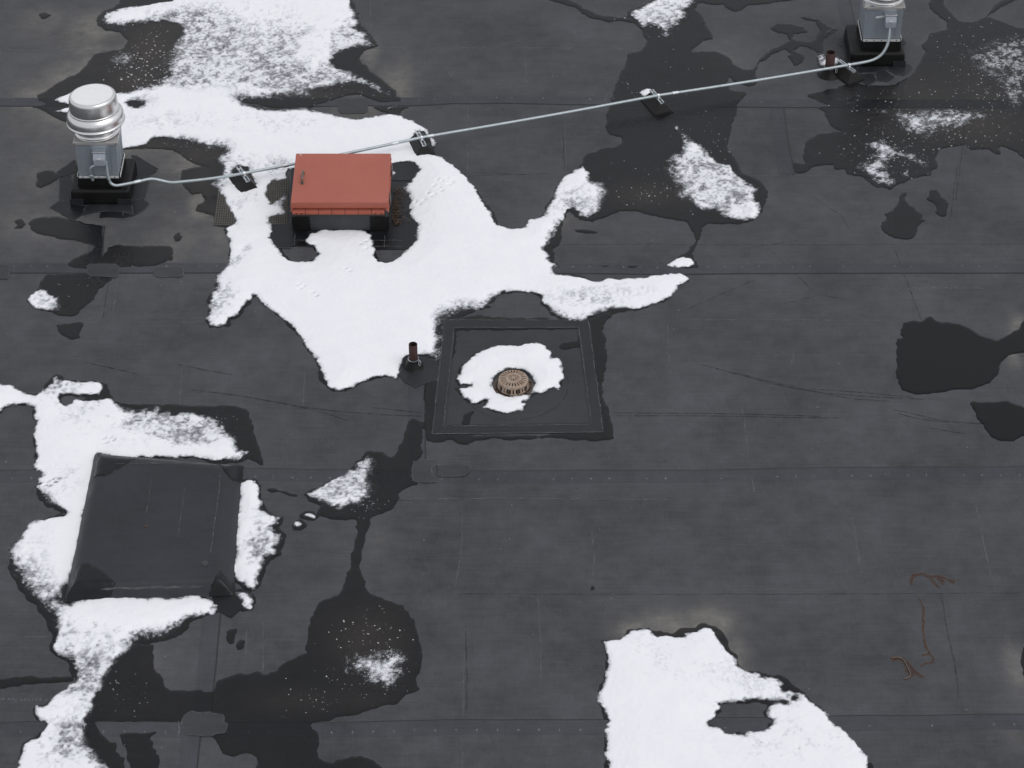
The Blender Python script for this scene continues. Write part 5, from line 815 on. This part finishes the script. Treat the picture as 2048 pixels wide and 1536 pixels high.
for q in ([(-0.62,-0.72),(-0.30,-0.715)],[(-0.60,-0.60),(-0.30,-0.60)],[(0.28,-0.70),(0.66,-0.705)],[(0.30,-0.60),(0.62,-0.60)],[(0.44,-0.50),(0.445,-0.74)],[(-0.45,-0.48),(-0.445,-0.70)]):
    ap = MB(); ap.ribbon(densify(q,0.04,0.004,False), 0.008, 0.0092); ap.build('chalky_edge', M['pale'], h_)
for i, poly in enumerate(HATCH_STRIPS):
    ap = MB(); ap.prism([(x-hx,y-hy) for x,y in densify(poly,0.08,0.006)], 0.0, 0.0065+0.0005*i); ap.build('flashing_strip', M['wetflash'] if i < 2 else M['flash'], h_)

lit = MB()
for k in range(220):
    x = HX1+0.03+abs(rnd.gauss(0,0.05)); y = rnd.uniform(2.55,3.2); a = rnd.uniform(0,6.28); s = rnd.uniform(0.008,0.022)
    z = 0.004+rnd.random()*0.03
    lit.add([(x+s*math.cos(a),y+s*math.sin(a),z),(x-0.4*s*math.sin(a),y+0.4*s*math.cos(a),z+0.006),(x-s*math.cos(a),y-s*math.sin(a),z),(x+0.4*s*math.sin(a),y-0.4*s*math.cos(a),z+0.004)],[(0,1,2,3)])
lo = lit.build('leaf_litter', M['litter'])
tag(lo, 'brown leaf litter drifted along the right side of the red hatch', kind='stuff')

# perforated walkway mat, half under the snow
mt = empty('walkway_mat', (MAT[3][0], MAT[3][1], 0))
tag(mt, 'black nubbed rubber walkway mat half under snow beside the red hatch', 'mat')
ox, oy = MAT[3]
Q = [Vector((x-ox,y-oy)) for x,y in MAT]        # TL,TR,BR,BL
b_ = MB(); b_.prism([tuple(q) for q in Q], 0.001, 0.006); b_.build('pad', M['mat'], mt, False, 0.003, 1)
nub = MB(); nu, nv = 32, 30
for i in range(nu):
    for j in range(nv):
        u, v = (i+0.5)/nu, (j+0.5)/nv
        c = (Q[3]*(1-u)+Q[2]*u)*(1-v)+(Q[0]*(1-u)+Q[1]*u)*v
        s = 0.0072
        nub.frustum([(c.x-s,c.y-s),(c.x+s,c.y-s),(c.x+s,c.y+s),(c.x-s,c.y+s)],0.0055,[(c.x-s*.7,c.y-s*.7),(c.x+s*.7,c.y-s*.7),(c.x+s*.7,c.y+s*.7),(c.x-s*.7,c.y+s*.7)],0.0098)
tag(nub.build('nubs', M['nub'], mt), kind='stuff')

# ------------------------------------------------------------------ exhaust fans
def fan(loc, label, slab_dx, jx, jz, loop, sticker, flash, tilt):
    f = empty('exhaust_fan', loc); tag(f, label, 'exhaust fan', 'rooftop exhaust fans')
    b_ = MB(); b_.frustum([(-0.305+slab_dx,-0.32),(0.305+slab_dx,-0.32),(0.305+slab_dx,0.32),(-0.305+slab_dx,0.32)],0.0,[(-0.292+slab_dx,-0.305),(0.292+slab_dx,-0.305),(0.292+slab_dx,0.305),(-0.292+slab_dx,0.305)],0.165)
    b_.build('curb_skirt', M['black'], f, False, 0.03, 3)
    b_ = MB(); b_.frustum([(-0.222,-0.225),(0.222,-0.225),(0.222,0.225),(-0.222,0.225)],0.15,[(-0.207,-0.207),(0.207,-0.207),(0.207,0.207),(-0.207,0.207)],0.285)
    b_.build('curb', M['black'], f, False, 0.012, 2)
    for sx in (-1,1):
        b_ = MB(); x0, x1 = sorted((sx*0.307+slab_dx, sx*0.17+slab_dx)); b_.box(x0,x1,-0.3235,-0.315,0.004,0.075); b_.build('corner_patch', M['flash'], f)
    for args in ((-0.2,0.2,-0.2170,-0.2115),(-0.2170,-0.2115,-0.2,0.2),(0.2115,0.2170,-0.2,0.2),(-0.2,0.2,0.2115,0.2170)):
        b_ = MB(); b_.box(*args,0.258,0.284); bar = b_.build('termination_bar', M['bar'], f)
        if args[2] == -0.2170:
            for q in range(5):
                s_ = MB(); s_.lathe([(0.0,0.004),(0.006,0.003),(0.0065,0.0)],8); so = s_.build('screw', M['hole'], bar); so.location = (-0.16+0.08*q,-0.2172,0.271); so.rotation_euler = (math.pi/2,0,0)
    b_ = MB(); b_.frustum([(-0.200,-0.200),(0.200,-0.200),(0.200,0.200),(-0.200,0.200)],0.270,[(-0.207,-0.207),(0.207,-0.207),(0.207,0.207),(-0.207,0.207)],0.655)
    bx = b_.build('housing', M['galv'], f, False, 0.004, 2)
    for xs in (-0.065,0.135):                      # folded stiffening creases
        b_ = MB(); b_.add([(xs-0.004,-0.2065,0.285),(xs+0.004,-0.2085,0.285),(xs+0.004+0.004*(xs>0),-0.2115,0.64),(xs-0.004,-0.2075,0.64)],[(0,1,2,3)]); b_.build('fold', M['galv'], bx)
    for ys in (-0.07,0.10):
        b_ = MB(); b_.box(0.2005,0.2075,ys-0.004,ys+0.004,0.285,0.63); b_.build('fold', M['galv'], bx)
    b_ = MB(); b_.box(-0.222,0.222,-0.222,0.222,0.652,0.684); dk = b_.build('deck', M['deck'], f, False, 0.005, 2)
    for sx in (-0.205,0.205):
        s_ = MB(); s_.lathe([(0.0,0.004),(0.006,0.003),(0.0065,0.0)],8); so = s_.build('screw', M['hole'], dk); so.location = (sx,-0.2222,0.668); so.rotation_euler = (math.pi/2,0,0)
    hd_ = empty('hood', (0,0,0.684)); hd_.parent = f; hd_.rotation_euler = tilt
    b_ = MB(); b_.lathe([(0.224,0.0),(0.226,0.006),(0.222,0.012),(0.214,0.013),(0.205,0.035),(0.203,0.08),(0.215,0.11)],72); b_.build('base_ring', M['alu'], hd_, True)
    b_ = MB(); b_.lathe([(0.205,0.09),(0.245,0.098),(0.284,0.112),(0.291,0.117),(0.2935,0.124),(0.290,0.131),(0.2845,0.132),(0.286,0.155),(0.284,0.190),(0.276,0.215),(0.262,0.230),(0.250,0.236),(0.246,0.240),(0.244,0.247),(0.249,0.252),(0.250,0.258),(0.245,0.263),(0.232,0.264)],96)
    b_.build('lower_shell', M['alu'], hd_, True)
    b_ = MB(); b_.lathe([(0.242,0.262),(0.2445,0.280),(0.241,0.335),(0.237,0.375),(0.234,0.394),(0.2275,0.407),(0.217,0.4135),(0.205,0.4155)],96); b_.build('dome', M['alu'], hd_, True)
    b_ = MB(); b_.lathe([(0.206,0.4153),(0.15,0.4175),(0.08,0.4185),(0.0,0.419)],72); b_.build('dome_top', M['alu_top'], hd_, True)
    for a in (0.4,2.1,3.6,5.2):
        s_ = MB(); s_.lathe([(0.0,0.004),(0.006,0.003),(0.0065,0.0)],8); so = s_.build('rivet', M['steel'], hd_); so.location = (0.2415*math.cos(a),0.2415*math.sin(a),0.29); so.rotation_euler = (math.pi/2,0,a+math.pi/2)
    # junction box with weather hood
    jb = empty('junction_box', (jx,-0.209,jz)); jb.parent = f
    b_ = MB(); b_.add([(-0.062,0,-0.075),(0.062,0,-0.075),(0.062,0,0.075),(-0.062,0,0.075),(-0.055,-0.095,-0.070),(0.055,-0.095,-0.070),(0.060,-0.060,0.062),(-0.060,-0.060,0.062),(-0.058,-0.098,0.0),(0.058,-0.098,0.0)],
        [(0,1,5,4),(4,5,9,8),(8,9,6,7),(7,6,2,3),(1,2,6,9,5),(0,4,8,7,3)]); b_.build('box', M['grey'], jb, False, 0.006, 2)
    b_ = MB(); b_.box(-0.068,0.068,-0.070,-0.002,0.062,0.076); b_.build('hood_flap', M['steel'], jb, False, 0.003, 1)
    b_ = MB(); b_.box(-0.022,0.022,-0.1035,-0.097,0.012,0.020); b_.build('latch', M['white'], jb)
    if loop:
        b_ = MB(); b_.tube(smooth_path([(-0.03,-0.045,-0.07),(-0.04,-0.05,-0.085),(-0.085,-0.05,-0.11),(-0.105,-0.045,-0.15),(-0.103,-0.03,-0.22),(-0.095,-0.02,-0.29)],5), 0.0155, 12); b_.build('conduit_stub', M['conduit'], jb, True)
        b_ = MB(); b_.lathe([(0.021,-0.012),(0.022,-0.01),(0.022,0.012),(0.020,0.014)],14,(-0.103,-0.03,-0.225)); b_.build('coupling', M['steel'], jb, True)
    if sticker:
        b_ = MB(); b_.box(-0.205,-0.150,-0.208,-0.120,0.6843,0.6855); b_.build('sticker', M['white'], f)
        b_ = MB(); b_.add([(jx-0.155,-0.2105,jz-0.005),(jx-0.062,-0.2105,jz+0.010),(jx-0.062,-0.2105,jz+0.035),(jx-0.155,-0.2105,jz+0.020)],[(0,1,2,3)]); b_.build('paper_tag', M['white'], f)
        b_ = MB(); b_.prism([(-0.135,-0.205),(-0.105,-0.200),(-0.110,-0.180),(-0.128,-0.183)],0.6843,0.6855); b_.build('blue_label', M['bluelabel'], f)
    for i, poly in enumerate(flash):
        b_ = MB(); b_.prism([(x-loc[0],y-loc[1]) for x,y in densify(poly,0.05,0.005)], 0.0, 0.0045+0.0012*(i%4)); b_.build('flashing_patch', M['flash'] if (i in (0,1,2) or sticker) else M['wetflash'], f)
        b_ = MB(); P_ = densify([(x-loc[0],y-loc[1]) for x,y in poly],0.05,0.004); b_.ribbon(P_+[P_[0]],0.007,0.0050+0.0012*(i%4),False); b_.build('chalky_edge', M['pale'], f)
    return f
M['deck'] = plain('deck_sheet', (0.46,0.44,0.425), 0.45, metal=0.4, var=0.06, scale=14, bmp=0.04)
M['bar'] = plain('bar_aluminium', (0.62,0.62,0.61), 0.5, metal=0.15, var=0.08, scale=30)
M['bluelabel'] = plain('blue_label', (0.05,0.16,0.45), 0.5)
FL = (-4.138, 3.235, 0.0); FR = (3.975, 5.870, 0.0)
fan(FL, 'exhaust fan with whole silver dome in view, above its grey box at left', 0.01, 0.035, 0.530, True, False, FLASH_LEFT, (R(-1.5),R(-2.5),0))
fan(FR, 'exhaust fan cut off by the top edge, white sticker on its grey box', -0.04, 0.070, 0.545, False, True, FLASH_RIGHT, (0,0,R(20)))

# ------------------------------------------------------------------ conduit and its support blocks
cd_ = empty('electrical_conduit', (BLOCKS[1][0],BLOCKS[1][1],0))
tag(cd_, 'long thin grey steel conduit crossing the roof from fan to fan', 'conduit')
path = [(-4.048,3.012,0.465),(-4.046,3.005,0.42),(-4.040,2.985,0.32),(-4.018,2.972,0.235),(-3.975,2.968,0.205),(-3.92,2.985,0.198),(-3.821,3.022,0.196),(-3.721,3.064,0.195),(-3.640,3.098,0.193),(-3.575,3.120,0.172),(-3.480,3.125,0.142),(-3.419,3.125,0.133),(-3.319,3.140,0.133)]
path = smooth_path(path, 5)
strt = [BLOCKS[0],BLOCKS[1],BLOCKS[2],BLOCKS[3]]
mid = []
prev = path[-1]
for bpt in strt:
    for t in np.linspace(0,1,9)[1:]:
        sag = -0.010*math.sin(math.pi*t)
        mid.append(tuple(prev[i]*(1-t)+bpt[i]*t+(sag if i == 2 else 0) for i in range(3)))
    prev = bpt
endp = smooth_path([BLOCKS[3],(3.79,5.432,0.138),(3.89,5.468,0.150),(3.965,5.492,0.195),(4.015,5.520,0.275),(4.036,5.552,0.36),(4.043,5.600,0.475)],5)[1:]
full = path+mid+endp
b_ = MB(); b_.tube([(x-BLOCKS[1][0],y-BLOCKS[1][1],z) for x,y,z in full], 0.0155, 14); b_.build('pipe', M['conduit'], cd_, True)
def on_path(px):
    for a, b2 in zip(full, full[1:]):
        if a[0] <= px <= b2[0]:
            t = (px-a[0])/(b2[0]-a[0]+1e-9); return Vector(a).lerp(Vector(b2),t), (Vector(b2)-Vector(a)).normalized()
for px in (-3.76,-2.30,-1.20,-0.84,1.72):
    c, t = on_path(px)
    b_ = MB(); o3 = Vector((BLOCKS[1][0],BLOCKS[1][1],0))
    b_.tube([tuple(c-t*0.032-o3),tuple(c-t*0.03-o3),tuple(c+t*0.03-o3),tuple(c+t*0.032-o3)], 0.0190, 14); b_.build('coupling', M['steel'], cd_, False)

blk_labels = ['black pyramid conduit block in snow left of the red hatch','black pyramid conduit block at the snow edge right of the red hatch','black pyramid conduit block on wet roof at mid conduit, snow crumbs behind','black pyramid conduit block beside the right rusty pipe']
ANG = math.atan2(BLOCKS[2][1]-BLOCKS[0][1], BLOCKS[2][0]-BLOCKS[0][0])
def support():
    s = empty('conduit_support', (0,0,0))
    b_ = MB(); b_.frustum([(-0.112,-0.160),(0.112,-0.160),(0.112,0.200),(-0.112,0.200)],0.0,[(-0.108,-0.156),(0.108,-0.156),(0.108,0.196),(-0.108,0.196)],0.016); b_.build('foot', M['rubber'], s)
    b_ = MB(); b_.frustum([(-0.100,-0.148),(0.100,-0.148),(0.100,0.188),(-0.100,0.188)],0.015,[(-0.036,-0.098),(0.036,-0.098),(0.036,0.146),(-0.036,0.146)],0.108); b_.build('block', M['rubber'], s, False, 0.005, 2)
    b_ = MB()
    b_.box(-0.021,0.021,-0.108,0.165,0.1085,0.1105)
    b_.box(-0.0215,-0.0185,-0.108,0.165,0.1085,0.129); b_.box(0.0185,0.0215,-0.108,0.165,0.1085,0.129)
    b_.box(-0.0185,-0.011,-0.108,0.165,0.1268,0.1288); b_.box(0.011,0.0185,-0.108,0.165,0.1268,0.1288)
    st = b_.build('strut', M['steel'], s)
    for q in range(5):
        h2 = MB(); y0 = -0.085+0.047*q; h2.prism([(-0.007,y0),(0.007,y0),(0.007,y0+0.026),(-0.007,y0+0.026)],0.1106,0.1112); h2.build('slot', M['hole'], st)
    b_ = MB(); pts = [(-0.03,0,0.130)]+[(0.021*math.cos(a),0,0.149+0.021*math.sin(a)) for a in np.linspace(math.pi,0,9)]+[(0.03,0,0.130)]
    # clamp strap runs across the conduit, which lies along local x
    pts = [(0,p[0],p[2]) for p in pts]
    for a, c in zip(pts, pts[1:]):
        b_.add([(-0.012,a[1],a[2]),(0.012,a[1],a[2]),(0.012,c[1],c[2]),(-0.012,c[1],c[2])],[(0,1,2,3)])
    b_.build('clamp', M['steel'], s)
    return s
s0 = support(); src = [(c, [g for g in c.children]) for c in s0.children]
for i, bp in enumerate(BLOCKS):
    if i == 0: s = s0
    else:
        s = s0.copy(); COL.objects.link(s)
        for c, gs in src:
            c2 = c.copy(); COL.objects.link(c2); c2.parent = s
            for g in gs:
                g2 = g.copy(); COL.objects.link(g2); g2.parent = c2
    s.location = (bp[0],bp[1],0.0); s.rotation_euler = (0,0,ANG+(0.10,-0.04,0.06,0.22)[i])
    tag(s, blk_labels[i], 'conduit support', 'black blocks carrying the conduit')

# ------------------------------------------------------------------ vent pipes
def vent(loc, r, h, fr, label, patch=None, tilt=(0,0)):
    v = empty('vent_pipe', loc); tag(v, label, 'vent pipe')
    b_ = MB(); b_.lathe([(r,0.05),(r,h),(r-0.005,h+0.001),(r-0.006,h-0.004)],28); p_ = b_.build('pipe', M['rustpipe'], v, True); p_.rotation_euler = (tilt[0],tilt[1],0)
    b_ = MB(); b_.lathe([(r-0.006,h-0.002),(r-0.007,0.06),(0.0,0.06)],28); q_ = b_.build('bore', M['pipein'], p_, True)
    b_ = MB(); b_.lathe([(r+0.003,0.105),(r+0.007,0.10),(r+0.008,0.075),(r+0.018,0.066),(r+0.022,0.050),(r+0.034,0.042),(r+0.040,0.026),(fr*0.86,0.014),(fr*0.95,0.006),(fr,0.003),(fr,0.0)],40); b_.build('boot', M['black'], v, True)
    b_ = MB(); b_.lathe([(r+0.007,0.088),(r+0.010,0.088),(r+0.010,0.100),(r+0.007,0.100)],28); b_.tube(smooth_path([(r+0.012,-0.02,0.094),(r+0.03,-0.035,0.075),(r+0.022,-0.045,0.045),(r+0.012,-0.05,0.06),(r+0.012,-0.02,0.094)],5),0.0025,6); b_.build('clamp', M['steel'], v)
    if patch:
        b_ = MB(); b_.prism([(x-loc[0],y-loc[1]) for x,y in densify(patch,0.05,0.006)],0.0,0.006); b_.build('flashing_patch', M['flash'], v)
vent((-0.915,0.262,0.0), 0.040, 0.262, 0.105, 'rusty vent pipe beside the drain sump, at the lower tip of snow', BOOT_PATCH)
vent((3.407,5.405,0.0), 0.050, 0.275, 0.130, 'short wide rusty vent pipe by the right fan, behind the conduit')

# ------------------------------------------------------------------ meltwater
PUDDLE_LABELS = {
 'tl':'brownish wet patch with floating snow bits behind the left fan','nearfan':'wet patch between the left fan and the walkway mat','slit':'wet slit right of the top left snow field','slitend':'tiny wet spot at the seam just left of conduit middle',
 'centre':'large sprawling puddle under the middle of the conduit','rightbig':'wide puddle in front of the right fan running off the right edge','r1':'larger of two dark puddles below the right fan wet area','r2':'smaller of two dark puddles below the right fan wet area',
 'deep':'very dark deep puddle at the right edge, mid height','deep2':'dark rounded puddle at right edge, just below the deep one','lower':'long puddle chain from the drain down to the bottom edge','lower2':'narrow dark wet strip at bottom left below the seam patch',
 'sump':'wet ring around the square drain sump','fanfront':'dark wet patch on the roof in front of the left fan','s1':'small wet mark left of the puddle before the left fan','s2':'rounded dark wet spot just left of the left fan base','leftmid':'wet patch under the small snow heap at far left','tri':'small triangular dark puddle at left below the small snow heap',
 's3':'tiny wet spot with a snow fleck in top left corner','s4':'tiny lone wet spot between left fan puddle and snow','leftstripe':'dark wet stripe at left edge near the bottom','curl':'small curled wet mark below the capped curb','corner':'dark wet corner behind the capped curb snow','armspot':'thin dark wet smear under the snow arm right of the hatch','edge':'dark puddle cut by the right edge, lower right','dot':'tiny round black drop near lower middle','seamspot':'small wet spot at the seam touching the snow arm','seamspot2':'thin wet streak on the seam above the snow arm','seamspot3':'dark wet blot on the seam near the snow arm tip','drops':'chain of wet drips right of the narrow snow strip'}
def water_mesh(shp, rimfield=None):
    gx, gy = grid_for(shp, 0.014, 0.018, 0.06)
    cx = np.arange(gx[0], gx[-1]+0.06, 0.024); cy = np.arange(gy[0], gy[-1]+0.06, 0.024)
    CX, CY_ = np.meshgrid(cx, cy, indexing='ij')
    d = resample(gx, gy, cx, cy, sdf_shape(CX, CY_, shp))
    X, Y = np.meshgrid(gx, gy, indexing='ij')
    d = d + 0.016*(vnoise(X,Y,0.10,1)-0.5)*2*0.8 + 0.010*(vnoise(X,Y,0.035,4)-0.5)*2
    return gx, gy, X, Y, d
for name, shp in WATER_SHAPES.items():
    gx, gy, X, Y, d = water_mesh(shp)
    Z = np.clip(d*0.35, -0.004, 0.0048)
    me = field_mesh('puddle', gx, gy, Z, -0.004)
    o = link('puddle', me, M['deepwater' if shp['deep'] else 'water'])
    tag(o, PUDDLE_LABELS[name], 'puddle', 'meltwater puddles on the roof')

# ------------------------------------------------------------------ snow
SNOW_LABELS = {
 'big':'huge snow field surrounding the red hatch and reaching the top edge','tip':'small oval snow blob off the tip of the long snow arm','curb':'snow wrapping the left and front of the low capped curb','strip':'narrow ragged snow strip along the right side of the capped curb','stripend':'small snow lump below the narrow strip, by the capped curb corner',
 'mid':'ragged snow tongue between the capped curb and the drain sump','crumb':'tiny snow crumb, lower of two left of the ragged tongue','crumb2':'tiny snow crumb, upper of two below the ragged tongue','drain':'smooth white snow ring around the drain','right':'big snow patch at the bottom right with a bare window in it',
 'wedge':'wedge of granular snow right of centre below the conduit','topright':'granular snow patch cut by the top edge, right of middle','sparse_a':'long thin scatter of slushy snow in the right puddle','sparse_b':'crooked slush patch at the lower end of the right puddle','sparse_dot':'small slush blob beside the crooked slush patch','sparse_c':'broad sparse slush at the right edge beside the right fan','sparse_d':'faint slush smear in front of the right fan','behindpipe':'little snow drift behind the right rusty pipe',
 'leftsmall':'small feathery snow heap in the wet patch at far left','puddle_slush':'grey granular slush in the round lower puddle','tl_blob':'loose slush blob in the brown wet patch by the left dome','block_snow':'snow crumbs behind the middle conduit block','block_snow2':'sparse snow specks right of the middle conduit block','slit_snow':'tiny snow sliver at the seam right of the slit','streak':'thin frosty streak left of the right fan','hatch_bit':'tiny snow lump touching the right side of the hatch','slush_b':'tiny slush smear on the seam of the lower puddle','wet_specks':'sparse specks of slush beside the granular wedge'}
WATERS = list(WATER_SHAPES.values())
def norm01(g):
    z = (g-g.mean())/(g.std()+1e-9)
    return 1/(1+np.exp(-1.7*z))
for name, shp in SNOW_SHAPES.items():
    gx, gy = grid_for(shp, 0.0085, 0.0125, 0.08)
    cx = np.arange(gx[0], gx[-1]+0.06, 0.024); cy = np.arange(gy[0], gy[-1]+0.06, 0.024)
    CX, CY_ = np.meshgrid(cx, cy, indexing='ij')
    dc = sdf_shape(CX, CY_, shp)
    d0 = resample(gx, gy, cx, cy, dc)
    X, Y = np.meshgrid(gx, gy, indexing='ij')
    fz = resample(gx, gy, cx, cy, blobs(CX, CY_, FUZZ)); th = resample(gx, gy, cx, cy, blobs(CX, CY_, THIN, 'add'))
    d = d0 + 0.011 + 0.014*(vnoise(X,Y,0.085,0)-0.5)*2 + 0.009*(vnoise(X,Y,0.035,2)-0.5)*2 + 0.012*np.clip(fz*4,0,1)*(vnoise(X,Y,0.02,5)-0.5)*2
    wdt = 0.055 + fz*1.15
    q_ = np.clip(d/wdt, -1, 1); c = np.minimum(1.25*np.sign(q_)*np.abs(q_)**0.6, 1.22-np.minimum(th,0.30)*1.45)
    c = np.minimum(c, shp['cov'])
    if shp['cov'] < 2: q_ = np.clip(d/0.20, -1, 1); c = np.minimum(c, shp['cov']*np.sign(q_)*np.abs(q_)**0.5)
    G = norm01(0.8*vnoise(X,Y,0.026,3) + 0.65*vnoise(X,Y*0.8,0.055,6) + 0.42*vnoise(X,Y,0.15,7) + 0.2*vnoise(X,Y,0.36,1))
    m = c - 0.30*G
    full = np.clip((c-0.65)/0.55, 0, 1); full = full*full*(3-2*full)
    thick = 0.034*np.clip(d/0.26, 0, 1)**0.7*full
    Z = 0.0056*np.clip(m/0.04, -1, 1) + np.clip(m/0.5, 0, 1)*0.006 + thick*np.clip((m-0.55)/0.3,0,1)
    edge = np.where(d > 0, 0.010+0.045*(1-np.exp(-np.maximum(d,0)/0.035)), d)
    Z = np.minimum(Z, edge)
    Z = Z + np.where(Z > 0.008, 0.0030*(vnoise(X,Y,0.03,4)-0.5)+0.009*full*(vnoise(X,Y,0.28,5)-0.5), 0)
    for tx, ty in TRACKS:
        if gx[0] < tx < gx[-1] and gy[0] < ty < gy[-1]:
            i0, i1 = np.searchsorted(gx, [tx-0.08,tx+0.08]); j0, j1 = np.searchsorted(gy, [ty-0.09,ty+0.09])
            xx, yy_ = X[i0:i1,j0:j1]-tx, Y[i0:i1,j0:j1]-ty
            a = (tx*37.0) % 1.0
            e = (xx*math.cos(a)+yy_*math.sin(a))**2/0.024**2 + (-xx*math.sin(a)+yy_*math.cos(a))**2/0.014**2
            Z[i0:i1,j0:j1] -= 0.022*np.exp(-e**2); m[i0:i1,j0:j1] -= 0.42*np.exp(-e**2)*np.clip(m[i0:i1,j0:j1],0,1)
    me = field_mesh('snow_patch', gx, gy, Z, -0.006, dict(cover=np.clip(m,0,1)))
    if me is None: continue
    o = link('snow_patch', me, M['snow'])
    tag(o, SNOW_LABELS[name], 'snow', 'melting snow patches on the roof')
    # meltwater rim that darkens the membrane under and just outside this snow
    rx, ry = grid_for(shp, 0.014, 0.018, 0.10)
    RX, RY = np.meshgrid(rx, ry, indexing='ij')
    dr_ = resample(rx, ry, cx, cy, dc)
    dp = np.full(CX.shape, -9.0)
    for ws in WATERS:
        xs = [p[0] for p in ws['outline']]; ys = [p[1] for p in ws['outline']]
        if min(xs) > cx[-1] or max(xs) < cx[0] or min(ys) > cy[-1] or max(ys) < cy[0]: continue
        dp = np.maximum(dp, sdf_shape(CX, CY_, ws))
    dp = resample(rx, ry, cx, cy, dp)
    dp = dp + 0.016*(vnoise(RX,RY,0.10,1)-0.5)*2*0.8 + 0.010*(vnoise(RX,RY,0.035,4)-0.5)*2
    rim = dr_ + 0.002 + resample(rx, ry, cx, cy, blobs(CX, CY_, RIM))*(0.35+1.1*vnoise(RX,RY,0.12,7)) + 0.085*np.clip(vnoise(RX,RY,0.30,6)-0.52,0,1) + 0.016*(vnoise(RX,RY,0.06,2)-0.5)*2 + 0.010*(vnoise(RX,RY,0.03,3)-0.5)*2
    rim = np.minimum(rim, -dp+0.004)
    me = field_mesh('meltwater_rim', rx, ry, np.clip(rim*0.35, -0.004, 0.0036), -0.004)
    if me: link('meltwater_rim', me, M['water'], o)

# loose grains floating in the wet areas and grit on the membrane
gr = MB()
WCACHE = [(min(p[0] for p in w['outline']),max(p[0] for p in w['outline']),min(p[1] for p in w['outline']),max(p[1] for p in w['outline']),w) for w in WATERS]
for cx_, cy_, rx_, ry_, cnt, sz in GRAINS:
    PX = np.array([cx_+rnd.gauss(0,0.55)*rx_ for k in range(cnt)]); PY = np.array([cy_+rnd.gauss(0,0.55)*ry_ for k in range(cnt)])
    wet = np.full(PX.shape, -9.0)
    for a0, a1, b0, b1, w in WCACHE:
        if a0 < cx_+2*rx_ and a1 > cx_-2*rx_ and b0 < cy_+2*ry_ and b1 > cy_-2*ry_: wet = np.maximum(wet, sdf_shape(PX, PY, w))
    for x, y in [(float(x), float(y)) for x, y, q in zip(PX, PY, wet) if q > 0.01]:
        s = sz*0.38*(0.22+rnd.random()**4*1.6); a = rnd.uniform(0,6.28); e = rnd.uniform(0.6,1.2)
        ring_ = [(x+s*math.cos(a+q*1.0472)*rnd.uniform(0.8,1.2), y+s*e*math.sin(a+q*1.0472)*rnd.uniform(0.8,1.2)) for q in range(6)]
        gr.add([(px,py,0.0045) for px,py in ring_]+[(x,y,0.0045+s*0.5)], [(q,(q+1)%6,6) for q in range(6)])
go = gr.build('snow_grains', M['grain']); tag(go, 'loose snow grains scattered over the wet roof around the patches', kind='stuff')
for nm, mt_, cnt, lb in (('pale_grit','grit',420,'pale grit specks strewn over the black roof'),('dark_grit','grit_dark',260,'dark crumbs strewn over the black roof')):
    g_ = MB()
    for k in range(cnt):
        x = rnd.uniform(-5.6,5.6); y = rnd.uniform(-5.0,7.0); s = 0.002+0.005*rnd.random()**4
        ring_ = [(x+s*math.cos(q*1.2566)*rnd.uniform(0.6,1.3), y+s*math.sin(q*1.2566)*rnd.uniform(0.6,1.3)) for q in range(5)]
        g_.add([(px,py,0.0) for px,py in ring_]+[(x,y,s*0.8)], [(q,(q+1)%5,5) for q in range(5)])
    tag(g_.build(nm, M[mt_]), lb, kind='stuff')
